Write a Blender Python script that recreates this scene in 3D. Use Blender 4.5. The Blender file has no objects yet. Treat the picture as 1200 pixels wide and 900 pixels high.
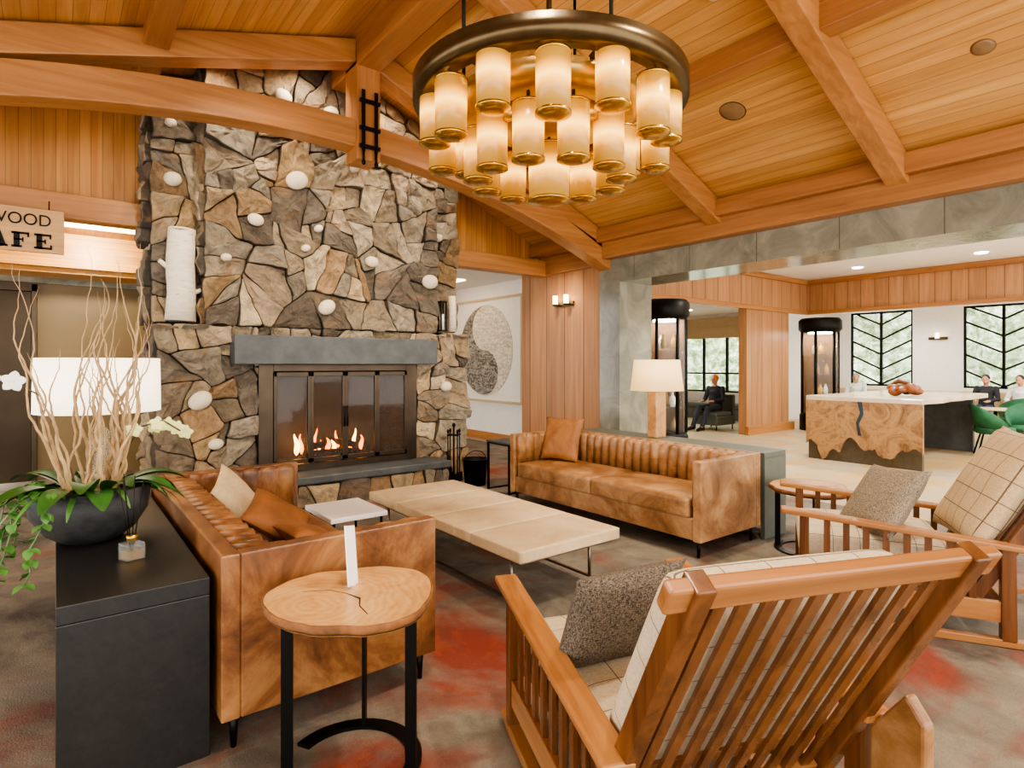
import bpy,bmesh,math,random
from mathutils import Vector, Matrix
from mathutils import noise as mn
random.seed(7)
SC=bpy.context.scene; COL=SC.collection
R=math.radians
try: SC.view_settings.look='AgX - Medium High Contrast'
except Exception: pass
# ------------------------------------------------------------ materials
def hx(h,k=1.0):
    o=[]
    for i in (0,2,4):
        c=int(h[i:i+2],16)/255
        c=c/12.92 if c<=.04045 else ((c+.055)/1.055)**2.4
        o.append(min(1,c*k))
    return (*o,1)
def newmat(name):
    m=bpy.data.materials.new(name); m.use_nodes=True
    return m,m.node_tree,m.node_tree.nodes['Principled BSDF']
def nd(nt,t,**kw):
    n=nt.nodes.new(t)
    for k,v in kw.items(): setattr(n,k,v)
    return n
def coords(nt,scale=(1,1,1),rot=(0,0,0),kind='Object'):
    tc=nd(nt,'ShaderNodeTexCoord'); mp=nd(nt,'ShaderNodeMapping')
    mp.inputs['Scale'].default_value=scale; mp.inputs['Rotation'].default_value=rot
    nt.links.new(tc.outputs[kind],mp.inputs['Vector']); return mp.outputs['Vector']
def noise(nt,vec,scale,detail=4,rough=.55,dist=0):
    n=nd(nt,'ShaderNodeTexNoise'); nt.links.new(vec,n.inputs['Vector'])
    n.inputs['Scale'].default_value=scale; n.inputs['Detail'].default_value=detail
    n.inputs['Roughness'].default_value=rough; n.inputs['Distortion'].default_value=dist
    return n.outputs['Fac']
def ramp(nt,fac,stops):
    r=nd(nt,'ShaderNodeValToRGB'); e=r.color_ramp.elements
    while len(e)<len(stops): e.new(.5)
    for i,(p,c) in enumerate(stops): e[i].position=p; e[i].color=c
    nt.links.new(fac,r.inputs['Fac']); return r.outputs['Color']
def mixc(nt,fac,a,b,mode='MIX'):
    m=nd(nt,'ShaderNodeMix',data_type='RGBA',blend_type=mode)
    for s,v in ((m.inputs[0],fac),(m.inputs[6],a),(m.inputs[7],b)):
        if hasattr(v,'links'): nt.links.new(v,s)
        else: s.default_value=v
    return m.outputs[2]
def math_(nt,op,a,b=0.0,c=None):
    m=nd(nt,'ShaderNodeMath',operation=op)
    for i,v in enumerate((a,b) if c is None else (a,b,c)):
        if hasattr(v,'links'): nt.links.new(v,m.inputs[i])
        else: m.inputs[i].default_value=v
    return m.outputs[0]
def bump(nt,b,h,strength=.3,dist=.01):
    n=nd(nt,'ShaderNodeBump'); n.inputs['Strength'].default_value=strength; n.inputs['Distance'].default_value=dist
    nt.links.new(h,n.inputs['Height']); nt.links.new(n.outputs['Normal'],b.inputs['Normal'])
def plain(name,h,rough=.5,metal=0,var=.12,ns=12,bs=0,emi=None,es=0,alpha=1,trans=0,coat=0):
    m,nt,b=newmat(name); v=coords(nt)
    f=noise(nt,v,ns,4)
    nt.links.new(ramp(nt,f,[(.3,hx(h,1-var)),(.7,hx(h,1+var))]),b.inputs['Base Color'])
    b.inputs['Roughness'].default_value=rough; b.inputs['Metallic'].default_value=metal
    b.inputs['Alpha'].default_value=alpha; b.inputs['Transmission Weight'].default_value=trans
    b.inputs['Coat Weight'].default_value=coat
    if bs: bump(nt,b,noise(nt,v,ns*5,5),bs,.005)
    return m
def wood(name,dark,light,axis='X',rough=.42,plank=None,s=1.0,seam=.35,contrast=.22):
    m,nt,b=newmat(name)
    sc=[16*s]*3; sc['XYZ'.index(axis)]=.9*s
    v=coords(nt,tuple(sc))
    f=noise(nt,v,1.0,6,.6,.7)
    v2=coords(nt,tuple(x*.25 for x in sc)); f2=noise(nt,v2,1.0,2)
    col=ramp(nt,f,[(.5-contrast,hx(dark)),(.5+contrast,hx(light))])
    col=mixc(nt,.35,col,ramp(nt,f2,[(.3,hx(dark)),(.7,hx(light))]))
    if plank:
        ax,w=plank
        tc=nd(nt,'ShaderNodeTexCoord'); sx=nd(nt,'ShaderNodeSeparateXYZ'); nt.links.new(tc.outputs['Object'],sx.inputs[0])
        q=math_(nt,'DIVIDE',sx.outputs['XYZ'.index(ax)],w)
        fl=math_(nt,'FLOOR',q); fr=math_(nt,'FRACT',q)
        wn=nd(nt,'ShaderNodeTexWhiteNoise',noise_dimensions='1D'); nt.links.new(fl,wn.inputs['W'])
        col=mixc(nt,1.0,col,ramp(nt,wn.outputs['Value'],[(0,(.84,.82,.79,1)),(1,(1.08,1.06,1.03,1))]),'MULTIPLY')
        ls=math_(nt,'LESS_THAN',fr,.06)
        col=mixc(nt,math_(nt,'MULTIPLY',ls,1-seam),col,hx(dark,.3))
    nt.links.new(col,b.inputs['Base Color']); b.inputs['Roughness'].default_value=rough
    bump(nt,b,f,.12,.002)
    return m
def leather(name,a,bc,c,rough=.38):
    m,nt,b=newmat(name); v=coords(nt)
    f=noise(nt,v,2.6,9,.7,.6)
    nt.links.new(ramp(nt,f,[(.34,hx(a)),(.48,hx(bc)),(.66,hx(c))]),b.inputs['Base Color'])
    nt.links.new(math_(nt,'MULTIPLY_ADD',f,.3,rough-.15),b.inputs['Roughness'])
    bump(nt,b,noise(nt,v,45,6,.65),.3,.005); return m
def plaid(name,base,line,step,w=.035,rough=.85):
    m,nt,b=newmat(name); tc=nd(nt,'ShaderNodeTexCoord'); sx=nd(nt,'ShaderNodeSeparateXYZ'); nt.links.new(tc.outputs['Object'],sx.inputs[0])
    ls=[]
    for i in (0,1):
        q=math_(nt,'FRACT',math_(nt,'ADD',math_(nt,'DIVIDE',sx.outputs[i],step),50.5))
        ls.append(math_(nt,'LESS_THAN',q,w))
    k=math_(nt,'MAXIMUM',ls[0],ls[1])
    v=coords(nt); f=noise(nt,v,90,3)
    bc=ramp(nt,f,[(.3,hx(base,.8)),(.7,hx(base,1.05))])
    nt.links.new(mixc(nt,k,bc,hx(line)),b.inputs['Base Color']); b.inputs['Roughness'].default_value=rough
    bump(nt,b,noise(nt,v,160,2),.4,.004); return m
def tweed(name,a,c,sc=90):
    m,nt,b=newmat(name); v=coords(nt,(1,.3,1)); v2=coords(nt,(.3,1,1))
    f=math_(nt,'ADD',math_(nt,'MULTIPLY',noise(nt,v,sc,2),.5),math_(nt,'MULTIPLY',noise(nt,v2,sc,2),.5))
    nt.links.new(ramp(nt,f,[(.40,hx(a)),(.60,hx(c))]),b.inputs['Base Color']); b.inputs['Roughness'].default_value=.9
    bump(nt,b,f,.6,.004); return m
def emis(name,h,s,base=None):
    m,nt,b=newmat(name); v=coords(nt); f=noise(nt,v,6,2)
    nt.links.new(ramp(nt,f,[(.3,hx(base or h,.92)),(.7,hx(base or h))]),b.inputs['Base Color'])
    b.inputs['Emission Color'].default_value=hx(h); b.inputs['Emission Strength'].default_value=s; b.inputs['Roughness'].default_value=.6
    return m
def rock(name):
    m,nt,b=newmat(name); v=coords(nt)
    f=noise(nt,v,5,10,.74,.8)
    a=nd(nt,'ShaderNodeAttribute',attribute_name='Col'); base=a.outputs['Color']
    col=mixc(nt,.9,base,ramp(nt,f,[(.34,(.50,.47,.44,1)),(.5,(1,.97,.93,1)),(.66,(1.5,1.44,1.34,1))]),'MULTIPLY')
    f3=noise(nt,coords(nt,(1,1,2.4),(0,.5,0)),2.3,6,.65,.6)
    col=mixc(nt,ramp(nt,f3,[(.54,(0,0,0,1)),(.66,(.38,.38,.38,1))]),col,hx('a3764a'))
    nt.links.new(col,b.inputs['Base Color']); b.inputs['Roughness'].default_value=.7
    f4=noise(nt,v,15,9,.78,.3)
    bump(nt,b,math_(nt,'ADD',f,math_(nt,'MULTIPLY',f4,.5)),1.0,.06); return m
m_ceil=wood('ceiling_boards','b37a3c','dfad6a','Y',.33,('X',.11),seam=.4)
m_gable=wood('gable_boards','a0662f','cc9350','Z',.45,('X',.10),seam=.4)
m_beamX=wood('beam_wood_x','8f5a2e','c28850','X',.42)
m_beamY=wood('beam_wood_y','86532a','b97f49','Y',.42)
m_beamZ=wood('beam_wood_z','8f5a2e','c28850','Z',.42)
m_panel=wood('panel_wood','966339','c4905e','Z',.4,('Y',.45),seam=.3)
m_panelx=wood('panel_wood_x','9c6c46','c9996c','Z',.4,('X',.45),seam=.3)
m_panely2=wood('bulkhead_wood','9c6c46','c9996c','Z',.4,('Y',.3),seam=.3)
m_chX=wood('chair_wood_x','724422','ab7646','X',.24)
m_chY=wood('chair_wood_y','764725','b57f4b','Y',.24)
m_chZ=wood('chair_wood_z','45260f','7d4f2c','Z',.26)
m_black=wood('black_oak','0a0a0a','22201e','Y',.42,s=3)
m_leaF=leather('leather_tan','674526','936840','be9569',.36)
m_leaN=leather('leather_cognac','482a15','764b2a','a57648',.36)
m_cream=leather('cream_leather','bba079','c9af88','d8c19c',.55)
m_iron=plain('iron','14120f',.45,.7)
m_steel=plain('brushed_steel','7d7770',.3,.95)
m_dsteel=plain('dark_steel','4a3f34',.36,.85,.2,4)
m_bronze=plain('bronze','5a4a32',.3,.85)
m_bronzeL=plain('bronze_light','b59454',.32,.7)
m_slate=plain('slate','484a4a',.5,0,.25,6,.3)
m_rock=rock('field_stone'); m_core=plain('dark_mortar','2f2820',.95,0,.3,10,.3)
m_pebble=plain('pale_stone','cbbda3',.6,0,.15,9,.2)
m_white=plain('white_plaster','ece7dd',.7,0,.03)
m_ceilw=plain('white_ceiling','f6f3ee',.7,0,.02)
m_taupe=plain('taupe_panel','75613f',.4,.2,.06,3)
m_plaid=plaid('plaid_cream','cdbc9f','6b5f51',.14,.028)
m_plaid2=plaid('plaid_beige','c6ab86','65543f',.13,.04)
m_tweed=tweed('tweed_brown','2a231d','7a6d5d',260)
m_tweedg=tweed('tweed_grey','50463b','9c8d77',260)
m_rust=plain('rust_velvet','7c4c24',.75,0,.35,5,.3)
m_creamf=plain('cream_fabric','c8b08a',.85,0,.12,30,.3)
m_tanp=leather('pillow_tan','77481f','935f31','a87642',.6)
m_char=plain('charcoal_ceramic','2a2b2c',.6,0,.4,20,.5)
m_leaf=plain('leaf_green','2c5620',.4,0,.4,6)
m_leaf2=plain('ivy_green','4c7a35',.5,0,.4,9)
m_twig=plain('pale_twig','ad8f66',.7,0,.25,20,.3)
m_stem=plain('dark_stem','4a4126',.6)
m_petal=plain('petal_white','f4f1ea',.5,0,.04)
m_petaly=plain('petal_yellow','d8d98e',.5,0,.1)
m_soil=plain('moss','5b5a2c',.9,0,.5,30,.6)
m_shade=emis('lamp_shade_glow','ffeccc',2.2,'fff4e0')
m_shadec=emis('lamp_shade_cream','ffca7c',1.2,'e8cc9c')
m_green=plain('green_velvet','1f5a38',.7,0,.2)
m_glass=plain('clear_glass','dfe8e8',.05,0,.02,alpha=.12)
m_glassd=plain('smoked_glass','4a4038',.06,0,.1,alpha=.35)
m_skin=plain('skin','c58f70',.55,0,.05)
m_paper=plain('white_paper','f3f0ea',.6,0,.02)
m_gold=plain('brass','c39a4a',.25,.9)
m_log=plain('burnt_log','3a2a20',.9,0,.5,9,.6)
m_bark=plain('bark_edge','7a4f2a',.8,0,.4,14,.6)
m_flame=emis('flame','ff7a1c',14)
m_flame2=emis('flame_core','ffc45a',22)
m_led=emis('bright_glow','fff0d8',12)
m_ledp=emis('light_panel','fff3e2',30)
m_ledw=emis('corridor_light','ffdfae',9)
m_gg=plain('grey_green','555a50',.5,0,.08)
def candle():
    m,nt,b=newmat('frosted_candle_glass'); tc=nd(nt,'ShaderNodeTexCoord'); sx=nd(nt,'ShaderNodeSeparateXYZ'); nt.links.new(tc.outputs['Object'],sx.inputs[0])
    a=math_(nt,'ABSOLUTE',math_(nt,'SUBTRACT',sx.outputs[2],.02))
    nt.links.new(ramp(nt,a,[(.0,hx('ffca64')),(.06,hx('ffa532')),(.16,hx('a8680f'))]),b.inputs['Emission Color'])
    nt.links.new(math_(nt,'MAXIMUM',math_(nt,'MULTIPLY_ADD',a,-30.0,3.4),.75),b.inputs['Emission Strength'])
    b.inputs['Base Color'].default_value=hx('9c7c3c'); b.inputs['Roughness'].default_value=.25
    return m
m_candle=candle()
def stonegrey():
    m,nt,b=newmat('grey_marble'); v=coords(nt)
    f=noise(nt,v,2.0,8,.65,1.0)
    col=ramp(nt,f,[(.3,hx('6a675a')),(.55,hx('888473')),(.75,hx('a39c87'))])
    tc=nd(nt,'ShaderNodeTexCoord'); sx=nd(nt,'ShaderNodeSeparateXYZ'); nt.links.new(tc.outputs['Object'],sx.inputs[0])
    fr=math_(nt,'LESS_THAN',math_(nt,'FRACT',math_(nt,'DIVIDE',sx.outputs[1],.95)),.008)
    col=mixc(nt,fr,col,hx('4a483f'))
    nt.links.new(col,b.inputs['Base Color']); b.inputs['Roughness'].default_value=.16; return m
m_marble=stonegrey()
def soft(nt,f,a,b_): return ramp(nt,f,[(a,(0,0,0,1)),(b_,(1,1,1,1))])
def carpet():
    m,nt,b=newmat('watercolour_carpet'); v=coords(nt)
    f=noise(nt,v,1.2,8,.62,.5)
    col=ramp(nt,f,[(.34,hx('463f36')),(.45,hx('686053')),(.55,hx('7d7466')),(.68,hx('585046'))])
    f3=noise(nt,coords(nt,(1.5,.8,1),(0,0,1.1)),1.0,8,.62,.4)
    col=mixc(nt,math_(nt,'MULTIPLY',soft(nt,f3,.50,.66),.6),col,hx('a59a84'))
    f2=noise(nt,coords(nt,(1,1,1),(0,0,.6)),.9,7,.6,.5)
    tot=f2
    for (x,y,r,k) in ((1.7,2.75,1.0,.16),(-.3,3.2,.8,.16),(3.6,.9,.9,.16),(5.3,1.4,.8,.14),(.9,2.1,.6,.12),(2.6,3.6,.8,.08)):
        d=nd(nt,'ShaderNodeVectorMath',operation='DISTANCE'); nt.links.new(v,d.inputs[0]); d.inputs[1].default_value=(x,y,0)
        g=math_(nt,'MAXIMUM',math_(nt,'MULTIPLY_ADD',d.outputs['Value'],-k/r,k),0.0)
        tot=math_(nt,'ADD',tot,g)
    col=mixc(nt,math_(nt,'MULTIPLY',soft(nt,tot,.53,.68),.92),col,hx('7c2c16'))
    f5=noise(nt,coords(nt,(1,1,1),(.4,0,.2)),1.5,7,.62,.5)
    k=math_(nt,'MULTIPLY',soft(nt,tot,.57,.72),soft(nt,f5,.47,.62)); col=mixc(nt,math_(nt,'MULTIPLY',k,.85),col,hx('b0562a'))
    f4=noise(nt,v,110,2)
    col=mixc(nt,.5,col,ramp(nt,f4,[(.3,(.65,.65,.65,1)),(.7,(1.15,1.15,1.15,1))]),'MULTIPLY')
    nt.links.new(col,b.inputs['Base Color']); b.inputs['Roughness'].default_value=.9
    bump(nt,b,f4,.5,.006); return m
m_carpet=carpet()
def tilefl():
    m,nt,b=newmat('lounge_carpet'); v=coords(nt)
    f=noise(nt,v,1.0,7,.65,.8)
    col=ramp(nt,f,[(.3,hx('8a8378')),(.46,hx('b3a58a')),(.58,hx('bd9a5e')),(.72,hx('8a9494'))])
    nt.links.new(col,b.inputs['Base Color']); b.inputs['Roughness'].default_value=.4; return m
m_floor2=tilefl()
def burl():
    m,nt,b=newmat('burl_slab'); v=coords(nt)
    f=noise(nt,v,2.6,10,.72,1.6)
    col=ramp(nt,f,[(.30,hx('46301f')),(.42,hx('85603f')),(.55,hx('ad8659')),(.72,hx('6b4a30'))])
    nt.links.new(col,b.inputs['Base Color']); b.inputs['Roughness'].default_value=.3; return m
m_burl=burl()
def slabm():
    m,nt,b=newmat('slab_wood'); v=coords(nt)
    n=nd(nt,'ShaderNodeTexNoise'); nt.links.new(v,n.inputs['Vector']); n.inputs['Scale'].default_value=3.5; n.inputs['Detail'].default_value=4
    vm=nd(nt,'ShaderNodeVectorMath',operation='MULTIPLY_ADD'); nt.links.new(n.outputs['Color'],vm.inputs[0]); vm.inputs[1].default_value=(.22,.22,0); nt.links.new(v,vm.inputs[2])
    mu=nd(nt,'ShaderNodeVectorMath',operation='MULTIPLY'); nt.links.new(vm.outputs[0],mu.inputs[0]); mu.inputs[1].default_value=(1,1,0)
    ln=nd(nt,'ShaderNodeVectorMath',operation='LENGTH'); nt.links.new(mu.outputs[0],ln.inputs[0])
    s=math_(nt,'SINE',math_(nt,'MULTIPLY',ln.outputs['Value'],170))
    col=ramp(nt,math_(nt,'MULTIPLY_ADD',s,.5,.5),[(0,hx('9c6a36')),(1,hx('c89a5e'))])
    f=noise(nt,v,5,7,.65,1)
    col=mixc(nt,.7,col,ramp(nt,f,[(.3,hx('8f6030')),(.5,hx('c4945a')),(.7,hx('d8af78'))]))
    nt.links.new(col,b.inputs['Base Color']); b.inputs['Roughness'].default_value=.28; return m
m_slab=slabm()
def foliage():
    m,nt,b=newmat('tree_foliage'); v=coords(nt)
    f=noise(nt,v,3.2,12,.8,.3)
    col=ramp(nt,f,[(.34,hx('26381d')),(.45,hx('647f4a')),(.53,hx('b0c298')),(.60,hx('f5f7f0'))])
    nt.links.new(col,b.inputs['Base Color']); b.inputs['Roughness'].default_value=.8; return m
m_fol=foliage()
def birch():
    m,nt,b=newmat('birch_bark'); f=noise(nt,coords(nt,(3,3,16)),2,5,.6,.4)
    nt.links.new(ramp(nt,f,[(.30,hx('5d5348')),(.36,hx('cdc0a8')),(.8,hx('e8dfcc'))]),b.inputs['Base Color'])
    b.inputs['Roughness'].default_value=.7; bump(nt,b,f,.4,.01); return m
m_birch=birch()
# ------------------------------------------------------------ mesh builder
class MB:
    def __init__(s): s.v=[];s.f=[];s.sm=[];s.col=[]
    def add(s,vs,fs,M=None,smooth=False,col=None):
        o=len(s.v); s.v+=[tuple(M@Vector(p)) if M is not None else tuple(p) for p in vs]
        s.f+=[[i+o for i in f] for f in fs]; s.sm+=[smooth]*len(fs); s.col+=[col]*len(fs); return s
    def box(s,x0,x1,y0,y1,z0,z1,M=None):
        vs=[(x,y,z) for z in (z0,z1) for y in (y0,y1) for x in (x0,x1)]
        return s.add(vs,[(0,2,3,1),(4,5,7,6),(0,1,5,4),(2,6,7,3),(0,4,6,2),(1,3,7,5)],M)
    def beam(s,p0,p1,w,h,up=(0,0,1)):
        p0=Vector(p0);p1=Vector(p1);d=(p1-p0).normalized();u=Vector(up)
        a=d.cross(u).normalized();b=a.cross(d).normalized()
        vs=[p+a*(i*w/2)+b*(j*h/2) for p in (p0,p1) for i,j in ((-1,-1),(1,-1),(1,1),(-1,1))]
        return s.add(vs,[(0,3,2,1),(4,5,6,7),(0,1,5,4),(1,2,6,5),(2,3,7,6),(3,0,4,7)])
    def tube(s,pts,r,n=8,closed=False,smooth=True):
        pts=[Vector(p) for p in pts]; k=len(pts); rs=r if isinstance(r,(list,tuple)) else [r]*k
        vs=[];pa=None
        for i,p in enumerate(pts):
            d=(pts[(i+1)%k]-pts[i-1]) if (closed or 0<i<k-1) else (pts[1]-pts[0] if i==0 else pts[-1]-pts[-2])
            if d.length<1e-9: d=Vector((0,0,1))
            d.normalize()
            if pa is None: pa=d.orthogonal().normalized()
            a=(pa-d*pa.dot(d)); a=a.normalized() if a.length>1e-6 else d.orthogonal().normalized(); pa=a; b=d.cross(a)
            for j in range(n):
                t=2*math.pi*j/n; vs.append(p+(a*math.cos(t)+b*math.sin(t))*rs[i])
        fs=[]
        for i in range(k if closed else k-1):
            for j in range(n):
                i2=(i+1)%k; fs.append((i*n+j,i*n+(j+1)%n,i2*n+(j+1)%n,i2*n+j))
        s.add(vs,fs,None,smooth)
        if not closed:
            o=len(s.v)-len(vs); s.f+=[[o+j for j in range(n)][::-1],[o+(k-1)*n+j for j in range(n)]]; s.sm+=[False]*2; s.col+=[None]*2
        return s
    def cyl(s,p0,p1,r0,r1=None,n=20,smooth=True): return s.tube([p0,p1],[r0,r0 if r1 is None else r1],n,False,smooth)
    def lathe(s,prof,n=32,M=None,smooth=True,closed=False):
        vs=[(r*math.cos(2*math.pi*j/n),r*math.sin(2*math.pi*j/n),z) for r,z in prof for j in range(n)]
        k=len(prof);fs=[]
        for i in range(k if closed else k-1):
            for j in range(n):
                i2=(i+1)%k; fs.append((i*n+j,i*n+(j+1)%n,i2*n+(j+1)%n,i2*n+j))
        if not closed:
            if prof[0][0]>1e-4: fs.append([j for j in range(n)][::-1])
            if prof[-1][0]>1e-4: fs.append([(k-1)*n+j for j in range(n)])
        return s.add(vs,fs,M,smooth)
    def ell(s,c,r,M=None,n=16):
        prof=[(math.sin(math.pi*i/10),-math.cos(math.pi*i/10)) for i in range(11)]
        T=Matrix.Translation(c)@(M if M is not None else Matrix.Identity(4))@Matrix.Diagonal((r[0],r[1],r[2],1))
        prof[0]=(.001,-1);prof[-1]=(.001,1)
        return s.lathe(prof,n,T)
    def prism(s,poly,z0,z1,M=None,smooth=False):
        n=len(poly); vs=[(x,y,z0) for x,y in poly]+[(x,y,z1) for x,y in poly]
        fs=[list(range(n))[::-1],[n+i for i in range(n)]]+[(i,(i+1)%n,n+(i+1)%n,n+i) for i in range(n)]
        return s.add(vs,fs,M,smooth)
    def puff(s,h,r,bulge=0,M=None,n=10):
        bm=bmesh.new(); bmesh.ops.create_cube(bm,size=2)
        bmesh.ops.subdivide_edges(bm,edges=bm.edges[:],cuts=n,use_grid_fill=True)
        hv=Vector(h); vs=[]
        for v in bm.verts:
            c=[math.copysign(1-(1-abs(q))**1.5,q) for q in v.co]
            p=Vector((c[0]*hv.x,c[1]*hv.y,c[2]*hv.z))
            q=Vector([max(-(hv[i]-r),min(hv[i]-r,p[i])) for i in range(3)]); d=p-q
            if d.length>1e-7: p=q+d.normalized()*r
            x,y=p.x/hv.x,p.y/hv.y
            if p.z>0: p.z+=bulge*(1-x*x)*(1-y*y)*(p.z/hv.z)
            vs.append(p)
        bm.verts.index_update()
        fs=[[v.index for v in f.verts] for f in bm.faces]; bm.free()
        return s.add(vs,fs,M,True)
    def pillow(s,w,h,t,M=None,n=16,seed=0):
        vs=[];fs=[]
        for side in (1,-1):
            for j in range(n+1):
                for i in range(n+1):
                    x=-1+2*i/n;y=-1+2*j/n
                    e=max(0,(1-x*x)*(1-y*y))**.38
                    k=1-.07*(1-y*y) ; l=1-.07*(1-x*x)
                    wob=1+.2*mn.noise(Vector((x*1.6+seed,y*1.6,side)))
                    vs.append((x*k*w/2,y*l*h/2,side*(t/2*e*wob+.003)))
        m=(n+1)*(n+1)
        for j in range(n):
            for i in range(n):
                a=j*(n+1)+i; fs.append((a,a+1,a+n+2,a+n+1)); fs.append((m+a,m+a+n+1,m+a+n+2,m+a+1))
        bd=[i for i in range(n)]+[j*(n+1)+n for j in range(n)]+[n*(n+1)+n-i for i in range(n)]+[(n-j)*(n+1) for j in range(n)]
        for q in range(len(bd)):
            a=bd[q];b=bd[(q+1)%len(bd)]; fs.append((a,b,m+b,m+a))
        return s.add(vs,fs,M,True)
    def mesh(s,name):
        me=bpy.data.meshes.new(name); me.from_pydata([tuple(v) for v in s.v],[],s.f)
        me.polygons.foreach_set('use_smooth',s.sm)
        if any(c is not None for c in s.col):
            ca=me.color_attributes.new('Col','FLOAT_COLOR','CORNER')
            for p in me.polygons:
                c=s.col[p.index] or (.3,.3,.3,1)
                for li in p.loop_indices: ca.data[li].color=c
        bm=bmesh.new(); bm.from_mesh(me); bmesh.ops.recalc_face_normals(bm,faces=bm.faces[:]); bm.to_mesh(me); bm.free()
        me.update(); return me
    def obj(s,name,mat,parent=None,loc=(0,0,0),rot=(0,0,0),bevel=0,label=None,seg=2):
        me=s.mesh(name); me.materials.append(mat); return place(name,me,parent,loc,rot,bevel,label,seg)
def place(name,me,parent=None,loc=(0,0,0),rot=(0,0,0),bevel=0,label=None,seg=2):
    o=bpy.data.objects.new(name,me); COL.objects.link(o); o.location=loc; o.rotation_euler=rot
    if parent: o.parent=parent
    if bevel:
        b=o.modifiers.new('bevel','BEVEL'); b.width=bevel; b.segments=seg; b.limit_method='ANGLE'
    if label: o['label']=label
    return o
def thing(name,label,cat,loc=(0,0,0),rotz=0,group=None):
    e=bpy.data.objects.new(name,None); e.empty_display_size=.1; COL.objects.link(e)
    e.location=loc; e.rotation_euler=(0,0,rotz); e['label']=label; e['category']=cat
    if group: e['group']=group
    return e
def tag(o,label,cat,group=None):
    o['label']=label;o['category']=cat
    if group:o['group']=group
    return o
def dup(e,loc,rotz,label=None,scale=None):
    def cp(o,par):
        c=o.copy(); COL.objects.link(c)
        if par: c.parent=par
        for ch in list(o.children): cp(ch,c)
        return c
    c=cp(e,None); c.location=loc; c.rotation_euler=(0,0,rotz)
    if label: c['label']=label
    if scale: c.scale=scale
    return c
def struct(o): o['kind']='structure'; return o
def sbox(name,mat,x0,x1,y0,y1,z0,z1,bevel=0):
    return struct(MB().box(x0,x1,y0,y1,z0,z1).obj(name,mat,bevel=bevel))
# ------------------------------------------------------------ camera + world
cam=bpy.data.cameras.new('camera'); co=bpy.data.objects.new('camera',cam); COL.objects.link(co)
co.location=(0,0,1.6); co.rotation_euler=(R(90),0,-R(37.79)); cam.lens=20.7; cam.sensor_width=36; cam.shift_y=-23/1200; cam.clip_start=.05; cam.clip_end=200
SC.camera=co
w=bpy.data.worlds.new('world'); SC.world=w; w.use_nodes=True
bg=w.node_tree.nodes['Background']; bg.inputs[0].default_value=(1,.97,.92,1); bg.inputs[1].default_value=5.0
# ------------------------------------------------------------ shell
sbox('floor',m_carpet,-6,7.05,-3,14,-.1,0)
sbox('floor.001',m_floor2,7.05,20,-4,14,-.1,0)
RX,RZ,SR,SL=2.75,5.25,.43,.29
def zc(x): return RZ-SR*(x-RX) if x>RX else RZ-SL*(RX-x)
def slab(name,x0,x1,y0,y1):
    z0,z1=zc(x0),zc(x1); t=.08
    vs=[(x0,y0,z0),(x1,y0,z1),(x1,y1,z1),(x0,y1,z0),(x0,y0,z0+t),(x1,y0,z1+t),(x1,y1,z1+t),(x0,y1,z0+t)]
    return struct(MB().add(vs,[(0,1,2,3),(4,7,6,5),(0,4,5,1),(1,5,6,2),(2,6,7,3),(3,7,4,0)]).obj(name,m_ceil))
slab('ceiling',RX,6.95,-3,7.8); slab('ceiling.001',-4.5,RX,-3,7.8)
poly=[(-4.5,3.3),(6.75,3.3),(6.75,zc(6.75)),(RX,RZ),(-4.5,zc(-4.5)+.2)]
Mg=Matrix(((1,0,0,0),(0,0,-1,0),(0,1,0,0),(0,0,0,1)))
struct(MB().prism(poly,-7.9,-7.76,Mg).obj('wall_north',m_gable))
tn=[0]
def trim(mb,mat,bevel=.012):
    tn[0]+=1; return struct(mb.obj('trim_%d'%tn[0],mat,bevel=bevel))
trim(MB().box(-4.5,.8,7.58,7.80,3.1,3.36),m_beamX)
trim(MB().box(4.62,6.75,7.58,7.80,3.1,3.36),m_beamX)
trim(MB().box(RX-.14,RX+.14,-3,6.9,RZ-.36,RZ-.02),m_beamY)
for Y in (6.3,4.27,2.24,.2):
    wd=.26 if Y==6.3 else .2
    for sgn,xe in ((1,6.8),(-1,-3.6)):
        p0=Vector((RX,Y,RZ-.15)); p1=Vector((xe,Y,zc(xe)-.15)); trim(MB().beam(p0,p1,wd,.25),m_beamX)
for X in (4.76,.72,-1.3):
    trim(MB().box(X-.1,X+.1,-3,7.76 if X<0 else 7.3,zc(X)-.2,zc(X)+.01),m_beamY)
trim(MB().box(6.38,6.72,-3,7.76,3.42,3.62),m_beamY)
trim(MB().box(6.5,6.92,-3,6.5,3.19,3.46),m_beamY)
def archz(x): return 4.16-.046*(x-2.1)**2
mb=MB(); xs=[-3.6+i*(6.75+3.6)/48 for i in range(49)]
vs=[];fs=[]
for x in xs:
    z=archz(x); vs+=[(x,6.17,z-.15),(x,6.43,z-.15),(x,6.43,z+.15),(x,6.17,z+.15)]
for i in range(48):
    a=i*4; fs+=[(a,a+4,a+5,a+1),(a+1,a+5,a+6,a+2),(a+2,a+6,a+7,a+3),(a+3,a+7,a+4,a)]
fs+=[(0,1,2,3),(192,195,194,193)]
trim(mb.add(vs,fs),m_beamX)
trim(MB().box(RX-.14,RX+.14,6.14,6.46,3.86,RZ-.1),m_beamZ)
br=thing('iron_bracket','black forged iron strap bracket bolted on king post','bracket',(RX,6.12,4.5))
mb=MB()
for x in (-.075,.075): mb.box(x-.018,x+.018,-.02,.0,-.55,.12)
for z in (-.5,-.3,.0): mb.box(-.12,.12,-.025,0,z-.02,z+.02)
for x in (-.075,.075):
    for z in (-.5,-.3,0): mb.ell((x,-.03,z),(.02,.015,.02),n=8)
    mb.cyl((x,-.01,-.55),(x,-.01,-.66),.014)
    mb.ell((x,-.01,-.68),(.025,.025,.03),n=8)
mb.obj('strap',m_iron,br)
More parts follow.
